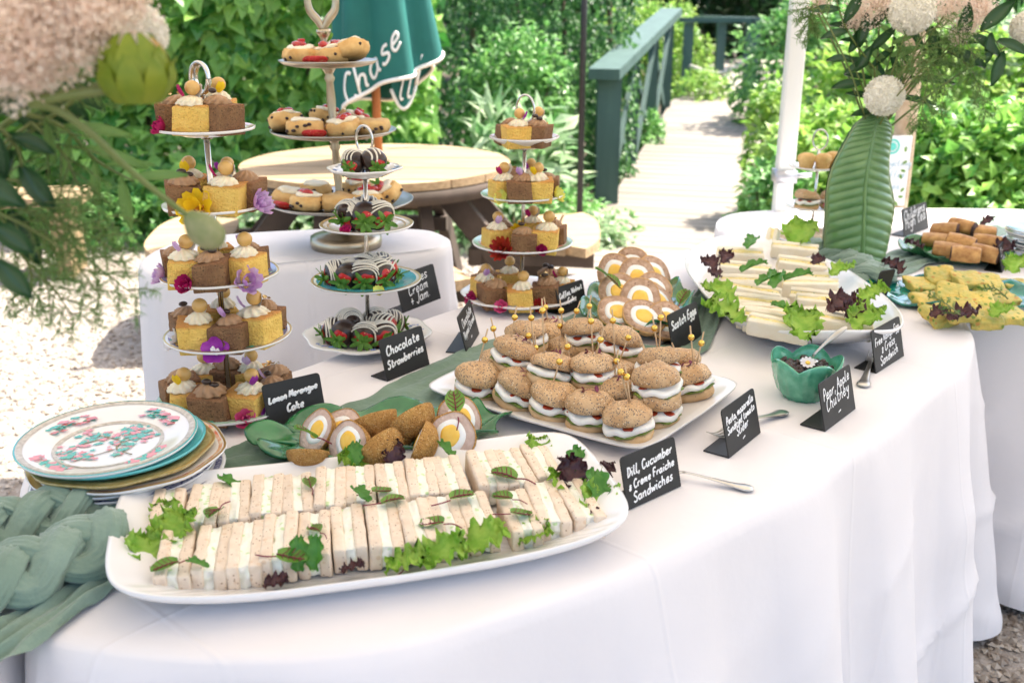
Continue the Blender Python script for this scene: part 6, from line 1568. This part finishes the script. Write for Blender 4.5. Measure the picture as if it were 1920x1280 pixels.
for i, (q, lb) in enumerate([([(1680, 170), (1740, 110), (1800, 110), (1840, 190)], 'asparagus fern arching down beyond the pompon'), ([(1680, 150), (1750, 90), (1820, 130), (1850, 220)], 'longest trailing asparagus fern of the bouquet'), ([(1670, 160), (1720, 110), (1770, 150), (1760, 210)], 'inner drooping asparagus fern'), ([(1690, 140), (1740, 60), (1790, 60), (1830, 110)], 'upper asparagus fern under the plumes'), ([(1560, 60), (1530, 10), (1515, 30), (1520, 60)], 'wispy fern tip beside the marquee pole'), ([(1700, 160), (1740, 130), (1730, 200), (1725, 235)], 'short hanging asparagus fern')]):
    fern(lb, [V_(a, c, -.03 * i) for a, c in q], 22, .075, m_fern, FR)

# ================================================================== rear table things
# three-tier stand half hidden by the vase
YQ = 2.79
q3 = tier_stand('cake_stand', 'three-tier china stand behind the tall leaf vase', [(1530, 318, 49), (1525, 392, 57), (1520, 452, 72)], RZ + .002, (1538, 262), YQ, [dict(), dict(), dict(scal=.02)], m_steel, .004, 0, .028)
for c, z in zip(q3.c, (0, 0, 0)): pass
def rear(kind, tier, ang, q, lb, proto, name, cat, s_=1., rot=None, z=.005):
    c, r = q3.c[tier], q3.r[tier]; a = R(-90 + ang)
    stamp(proto, name, lb, cat, c + Vector((math.cos(a) * r * q, math.sin(a) * r * q, z)), rot or (0, 0, R(ang)), None, s_)
def muffin_proto(seed):
    b = MB(); b.lathe([(0, 0), (.016, 0), (.02, .02), (.024, .026), (.022, .036), (.012, .042), (0, .043)], 22, None, lambda a, q: 1 + .06 * math.sin(4 * a + seed)); return [('bun', b.mesh('bun', m_scone))]
MUF = [muffin_proto(s_) for s_ in range(2)]
rear(0, 0, -55, .6, 'small golden bun on the top tier behind the vase, nearest the pole', MUF[0], 'savoury_bun', 'bun', 1.05)
rear(0, 0, 10, .5, 'small square-sided golden bun in front on the top rear tier', MUF[1], 'savoury_bun', 'bun', 1.05)
rear(0, 0, 70, .6, 'golden bun tucked against the vase on the top rear tier', MUF[0], 'savoury_bun', 'bun', 1.1)
rear(0, 1, -42, .55, 'seeded slider bun on the middle tier behind the vase', SLD[0], 'slider_bun', 'slider', .72)
rear(0, 1, 70, .55, 'seeded slider bun half behind the vase on the middle rear tier', SLD[2], 'slider_bun', 'slider', .72)
stamp(FLW['pink'], 'edible_flower', 'pink petals in a yellow cup on the middle rear tier', 'flower', q3.c[1] + Vector((.015, -q3.r[1] * .75, .016)), (.6, 0, 0), None, .9)
for i, (ang, q, yaw, z, lb) in enumerate([(-60, .55, 60, .005, 'brown sandwich on the lowest rear tier nearest the marquee pole'), (-15, .6, 85, .005, 'brown sandwich lying across the front of the lowest rear tier'), (30, .6, 75, .005, 'cut brown sandwich beside the braided knot'), (120, .4, 40, .005, 'brown sandwich stacked at the back of the lowest rear tier'), (-120, .4, 110, .005, 'pale sandwich triangle on the lowest rear tier')]):
    rear(0, 2, ang, q, lb, FING[i % 5], 'finger_sandwich', 'sandwich', .8, (0, R(8), R(yaw)))
# sausage rolls
m_rollp = mat('flaky pastry', (.56, .31, .10), (.34, .15, .04), scale=55, rough=.6, bump=.6, bscale=120, bdist=.004, objrand=.1)
m_saus = mat('dark sausage filling', (.045, .022, .018), (.09, .04, .03), scale=90, rough=.7, bump=.8, bscale=200)
def sroll(seed):
    b = MB(); b.tube([(0, y, .018) for y in np.linspace(-.03, .03, 8)], [.0195, .021, .0215, .022, .022, .0215, .021, .0195], 20, False, flat=.85, up=(0, 0, 1), wav=lambda a, t: 1 + .05 * math.sin(3 * a + seed) + .04 * noise.noise(Vector((a, t * 4, seed))))
    res = [('pastry', b.mesh('pastry', m_rollp))]
    for s_ in (-1, 1):
        e = MB(); e.tube([(0, s_ * .022, .018), (0, s_ * .031, .018)], [.0185, .0178], 18, True, flat=.85, up=(0, 0, 1)); res.append(('sausage_end', e.mesh('sausage_end', m_saus)))
    return res
SR = [sroll(s_) for s_ in range(3)]
for i, (px, py, yaw, z, lb) in enumerate([(1755, 452, 60, .012, 'sausage roll at the children card side of the bowl'), (1775, 432, 50, .035, 'sausage roll in the second layer by the card'), (1803, 425, 40, .045, 'topmost sausage roll showing dark filling'), (1840, 437, 70, .03, 'sausage roll at the far side of the pile'), (1800, 455, 55, .035, 'sausage roll in the middle of the pile'), (1850, 455, 60, .03, 'sausage roll with open end by the edge-on card'), (1775, 470, 65, .02, 'long sausage roll at the front of the bowl'), (1810, 478, 70, .02, 'front sausage roll with broad dark end'), (1845, 476, 50, .02, 'sausage roll beside the purple garnish')]):
    p = P(px, py, RZ + z + .02); stamp(SR[i % 3], 'sausage_roll', lb, 'sausage roll', (p.x, p.y, RZ + z), (R(random.uniform(-8, 8)), R(random.uniform(-8, 8)), R(yaw)), 'sausage rolls in the rear bowl', 1.15)
# frittata squares
m_frit = mat('golden frittata', (.66, .47, .10), (.42, .40, .10), scale=40, rough=.6, bump=.8, bscale=110, bdist=.005, specks=[(80, .42, (.16, .24, .03), .32), (60, .36, (.50, .25, .05), .25)], objrand=.1)
FRT = []
for s_ in range(4):
    b = MB(); b.rbox((.036, .033, .010), .004, 9, .007, 55, s_, c=(0, 0, .010)); FRT.append([('slab', b.mesh('slab', m_frit))])
for i, (px, py, yaw, z, tl) in enumerate([(1725, 530, 10, .012, -8), (1765, 512, -10, .03, -14), (1740, 560, 15, .014, -10), (1785, 545, -15, .034, -16), (1815, 520, 5, .03, -10), (1850, 525, -10, .026, -12), (1760, 585, 20, .016, -14), (1800, 575, 5, .036, -18), (1835, 560, -8, .036, -12), (1875, 555, 10, .024, -8), (1845, 590, -5, .018, -12), (1890, 585, 5, .014, -8), (1905, 530, 0, .012, 0)]):
    p = P(px, py, RZ + z + .015); fl_ = ['nearest the black card', 'at the far rim', 'by the dill side', 'stacked in the middle', 'below the sausage rolls', 'browned, below the bowl', 'at the front rim by the purple salad', 'topmost of the pile', 'folded on the pile', 'beside the green garnish', 'above the frilly lettuce', 'at the outer front rim', 'at the far outer end'][i]
    stamp(FRT[i % 4], 'frittata_square', f'golden courgette frittata square {fl_} of the teal platter', 'frittata', (p.x, p.y, RZ + z), (R(-tl * 1.7), R(random.uniform(-8, 8)), R(yaw)), 'frittata squares on the teal platter', .92)
lay(LOL, 'radicchio_leaf', [(1690, 515, 30, 15, .8, 'dark red salad leaf at the near end of the teal platter'), (1780, 604, -80, 10, .9, 'dark purple salad along the front rim of the teal platter'), (1745, 596, -60, 10, .6, 'small dark leaf at the front rim of the teal platter'), (1730, 470, 70, 15, .7, 'dark leaf at the rim of the sausage roll bowl'), (1865, 480, -60, 20, .9, 'dark purple leaf beside the last sausage roll'), (1840, 425, -70, 30, .6, 'beetroot leaf sprig behind the sausage rolls')], RZ + .035, 'dark leaves on the rear table')
lay(LET, 'lettuce_leaf', [(1860, 597, -60, 12, .7, 'frilly lettuce at the front rim of the teal platter'), (1900, 515, -40, 20, .9, 'bright lettuce leaf by the stacked side plates')], RZ + .035, 'lettuce on the rear table')
fern('dill sprig laid across the frittata squares', [P(1800, 590, RZ + .07), P(1775, 570, RZ + .075), P(1740, 550, RZ + .06)], 12, .03, m_herb, name='dill_sprig')
fern('dill sprig by the far frittata squares', [P(1890, 560, RZ + .05), P(1865, 540, RZ + .06), P(1840, 545, RZ + .065)], 12, .03, m_herb, name='dill_sprig')
# stack of side plates at the table's end
pp_ = P(1945, 492, RZ); z = RZ + .001
SIDE = [('plain cream side plate at the bottom of the side plate stack', []), ('second cream side plate from the bottom', [(.9, .98, m_gilt)]), ('floral rimmed side plate low in the stack', [(.7, .95, m_pinkb)]), ('cream side plate in the stack middle', []), ('gilt-edged side plate above the middle', [(.9, .98, m_gilt)]), ('turquoise side plate in the rear stack', [(.3, .98, m_blue)]), ('cream side plate under the blue ones', []), ('mint rimmed side plate near the stack top', [(.8, .98, m_mint)]), ('cream side plate below the topmost', [(.92, .98, m_gilt)]), ('pale blue octagonal side plate topping the rear stack', [(.3, .98, tint('pale blue band', (.32, .50, .68)))])]
for i, (lb, bands) in enumerate(SIDE):
    r = .088 + .004 * ((i * 7) % 3); t = thing('side_plate', lb, 'plate', (pp_.x + .004 * ((i * 5) % 3), pp_.y, z), (0, 0, i), 'stacked side plates')
    o = plate_mesh(r, .02 if i == 9 else 0, .013, 40).obj('body', m_porc, t)
    for q0, q1, m in bands: band_mesh(r * q0, rimz(r, q0, .013), r * q1, rimz(r, q1, .013), .02 if i == 9 else 0, 40).obj('painted_border', m, o)
    z += .0085
# post with printed sign
py_ = 3.9
pa, pb_ = D(1668, 255, py_), D(1712, 255, py_); sgn_c = (pa + pb_) / 2
b = MB(); c0 = D(1697, 215, py_ + .06); b.tube(catmull([(c0.x, c0.y, 0), (c0.x + .01, c0.y, .7), (c0.x, c0.y, 1.25), (c0.x + .01, c0.y, 1.5)], 6), [.045, .042, .04, .036], 14)
tag(b.obj('timber_post', mat('mottled birch post', (.34, .24, .15), (.52, .42, .30), scale=16, rough=.85, bump=.5, bscale=50)), 'mottled timber post rising behind the vase flowers', 'post')
zb_ = D(1700, 385, py_).z; zt_ = pa.z
b = MB(); w2 = (pb_.x - pa.x) / 2 + .012; cx = sgn_c.x - .015; b.box((cx, py_, (zb_ + zt_) / 2), (w2, .006, (zt_ - zb_) / 2))
sg = thing('printed_sign', 'white printed board with round teal emblem on the timber post', 'sign')
b.obj('board', mat('white sign board', (.78, .80, .82), rough=.4), sg, smooth=False)
b = MB(); ec = D(1674, 275, py_ - .008)
ringp = lambda r: [Vector((ec.x + r * math.cos(a), ec.y, ec.z + r * math.sin(a) * 1.05)) for a in np.linspace(0, 6.283, 33)[:-1]]
b.rings([ringp(.020), ringp(.028)], False, False); b.rings([ringp(.001), ringp(.015)], False, False)
b.obj('emblem', mat('teal emblem', (.10, .55, .48), rough=.5), sg, smooth=False)
b = MB()
for k, tx in enumerate(['recycling', 'coffee', 'cups']): ink(b, tx, .026, lambda u, v, w_: Vector((cx - .0 + u, py_ - .0072 + w_, zt_ - .115 - .045 * k + v)), .004, .0006, .3, k)
b.obj('lettering', mat('pale blue print', (.38, .52, .62), rough=.5), sg)
b = MB()
for k in range(7): petal_grid(b, TRS((cx + w2 * .62 + .012 * math.sin(k * 2), py_ - .0085, zt_ - .06 - .035 * k), (R(90), 0, 0)) @ TRS((0, 0, 0), (0, 0, 2.2 * k)), .02, .011, .0, 3)
b.obj('leaf_print', m_sorrel, sg, smooth=False)
# cellophane-topped jar of biscuits behind the vase
jp = P(1648, 440, RZ)
t = thing('biscuit_jar', 'glass jar of biscuits beside the childrens tea card', 'jar', (jp.x, 3.0, RZ + .001))
jx = D(1645, 420, 3.0).x; t.location.x = jx
b = MB(); b.lathe([(.032, 0), (.036, .004), (.036, .08), (.028, .095), (.030, .1), (.0285, .1), (.0265, .095), (.034, .079), (.034, .006), (0, .005)], 28); b.obj('glass', mat('clear jar glass', (.95, .97, .96), rough=.03, trans=1.), t)
for k in range(8):
    b = MB(); b.blob((0, 0, 0), (.018, .014, .007), 12, 6, .2, 60, k); o = b.obj('biscuit', m_scone if k % 3 else m_rais, t); o.location = (.012 * math.cos(k * 2.3), .012 * math.sin(k * 2.3), .014 + .0085 * k); o.rotation_euler = (.3 * math.sin(k), .4, k)

# ================================================================== blurred bouquet at the frame edge on the side table
fv = Vector((-.80, .80, TZ - .011))
t = thing('pottery_jug', 'pottery vase holding the bouquet on the table end', 'vase', fv)
b = MB(); b.lathe([(0, 0), (.06, 0), (.075, .03), (.08, .1), (.06, .19), (.05, .24), (.056, .26), (.052, .26), (.045, .24), (.055, .19), (.07, .1), (0, .02)], 32); b.obj('body', m_vase, t)
FM = fv + Vector((.0, 0, .25))
def B_(px, py, Y): return D(px, py, Y)
plume('mass of blush astilbe plume nearest the camera lens', B_(-80, 100, .78), B_(190, 40, .80), .048, 8000, FM, size=.0048)
plume('pale astilbe plume drooping over the fern at the bouquet edge', B_(-60, 60, .74), B_(70, 130, .78), .036, 5000, FM, size=.0048)
plume('high blush plume spreading across the bouquet top', B_(-20, -40, .80), B_(250, 0, .84), .046, 6000, FM, size=.0048)
pompon('mauve-shaded round chrysanthemum behind the green bud', B_(262, 62, .92), 52 / PXM(B_(262, 62, .92)), FM)
# green artichoke-like bud with overlapping bracts
g_bud = mat('artichoke bract', (.16, .25, .012), (.28, .33, .02), scale=30, rough=.5, trl=.25, specks=[(40, .3, (.45, .25, .02), .2)])
bt_ = thing('artichoke_bud', 'green bud of overlapping pointed bracts on a bare stem', 'flower')
bc_ = B_(252, 118, .80); axis = Vector((.10, 0, 1)).normalized(); kb = 1.0
b = MB(); b.blob(bc_ + Vector((0, 0, -.004)), (.018, .018, .018), 18, 12); b.obj('bud_core', g_bud, bt_)
for l in range(3):
    n = 9
    for k in range(n):
        a = 2 * math.pi * (k + .5 * (l % 2)) / n; q = MB(); L2, W2 = .034 + .004 * l, .020
        q.grid(lambda u, v: bc_ + Vector((math.cos(a), math.sin(a), 0)) * ((.005 + .020 * math.sin(math.pi * min(1, .12 + v * (.58 + .10 * l))) + .002 * (2 - l)) * (1 if v < .85 else 1 + (v - .85) * (2.2 if (k + l) % 3 == 0 else .3))) + Vector((-math.sin(a), math.cos(a), 0)) * ((u - .5) * W2 * math.sin(math.pi * min(1, .18 + .78 * v)) ** .8) + Vector((0, 0, -.030 + L2 * v + .005 * l)), 6, 10)
        q.obj('bract', g_bud, bt_)
b = MB(); b.tube(catmull([FM, B_(-60, 215, .78), B_(60, 190, .78), B_(150, 175, .79), B_(248, 162, .80)], 6), [.004, .0042, .0045, .0042, .004], 8); b.obj('stem', m_stemg, bt_)
pd = thing('drooping_bud', 'drooping green bud on a long stem before the five-tier stand', 'flower')
e_ = B_(352, 405, .84)
b = MB(); b.tube(catmull([FM, B_(-40, 205, .78), B_(60, 195, .78), B_(110, 208, .79), B_(170, 250, .80), B_(250, 325, .82), e_], 7), [.0040, .004, .0038, .0034, .0030, .0026, .0026], 8); b.obj('stem', m_stemg, pd)
b = MB(); dd = (B_(400, 445, .85) - e_).normalized()
M = Matrix.Translation(e_) @ dd.to_track_quat('Z', 'Y').to_matrix().to_4x4()
b.lathe([(0, -.004), (.006, 0), (.0125, .010), (.0145, .02), (.0125, .03), (.006, .037), (0, .038)], 18, M, lambda a, q: 1 + .09 * math.sin(7 * a)); b.obj('bud', mat('grey green bud', (.20, .24, .09), (.30, .30, .15), scale=60, rough=.7, bump=.5, bscale=200), pd)
leafspray('dark leaf stem hanging at the bouquet edge', [B_(-60, 220, .82), B_(10, 250, .84), B_(40, 310, .85), B_(20, 400, .85)], .045, 7, m_dleaf, asp=.42, frm=FM)
leafspray('large dark leaf pair low in the bouquet', [B_(-90, 320, .75), B_(-40, 380, .77), B_(-10, 440, .78), B_(-5, 490, .78)], .048, 5, m_dleaf, asp=.45, frm=FM)
leafspray('pale narrow leaf spray across the hedge', [B_(40, 210, .86), B_(120, 240, .9), B_(180, 300, .92), B_(250, 340, .94)], .055, 9, m_fern, asp=.22, frm=FM)
leafspray('berry-dark leaf spray behind the plumes', [B_(-20, 190, .9), B_(60, 165, .92), B_(130, 140, .93)], .05, 9, m_dleaf, asp=.4, frm=FM)
for i, (q, lb) in enumerate([([(0, 400), (60, 430), (130, 480), (190, 560)], 'feathery fern trailing over the gravel'), ([(0, 360), (70, 400), (150, 430), (230, 480)], 'feathery fern reaching toward the cake stand'), ([(0, 430), (60, 500), (100, 540), (140, 600)], 'lowest trailing fern frond of the bouquet'), ([(20, 380), (90, 420), (170, 490), (260, 560)], 'longest fern frond of the edge bouquet'), ([(0, 180), (80, 160), (150, 145), (210, 142)], 'fern frond under the blush plume'), ([(60, 230), (120, 290), (150, 350), (215, 420)], 'fine fern frond crossing the hedge'), ([(-10, 390), (30, 450), (60, 520), (50, 580)], 'dark drooping fern at the frame edge'), ([(-20, 330), (60, 350), (110, 400), (130, 470)], 'short fern frond below the dark leaves')]):
    fern(lb, [B_(a, c, .84 + .012 * i) for a, c in q], 14, .06, m_fern, FM, sub=6)
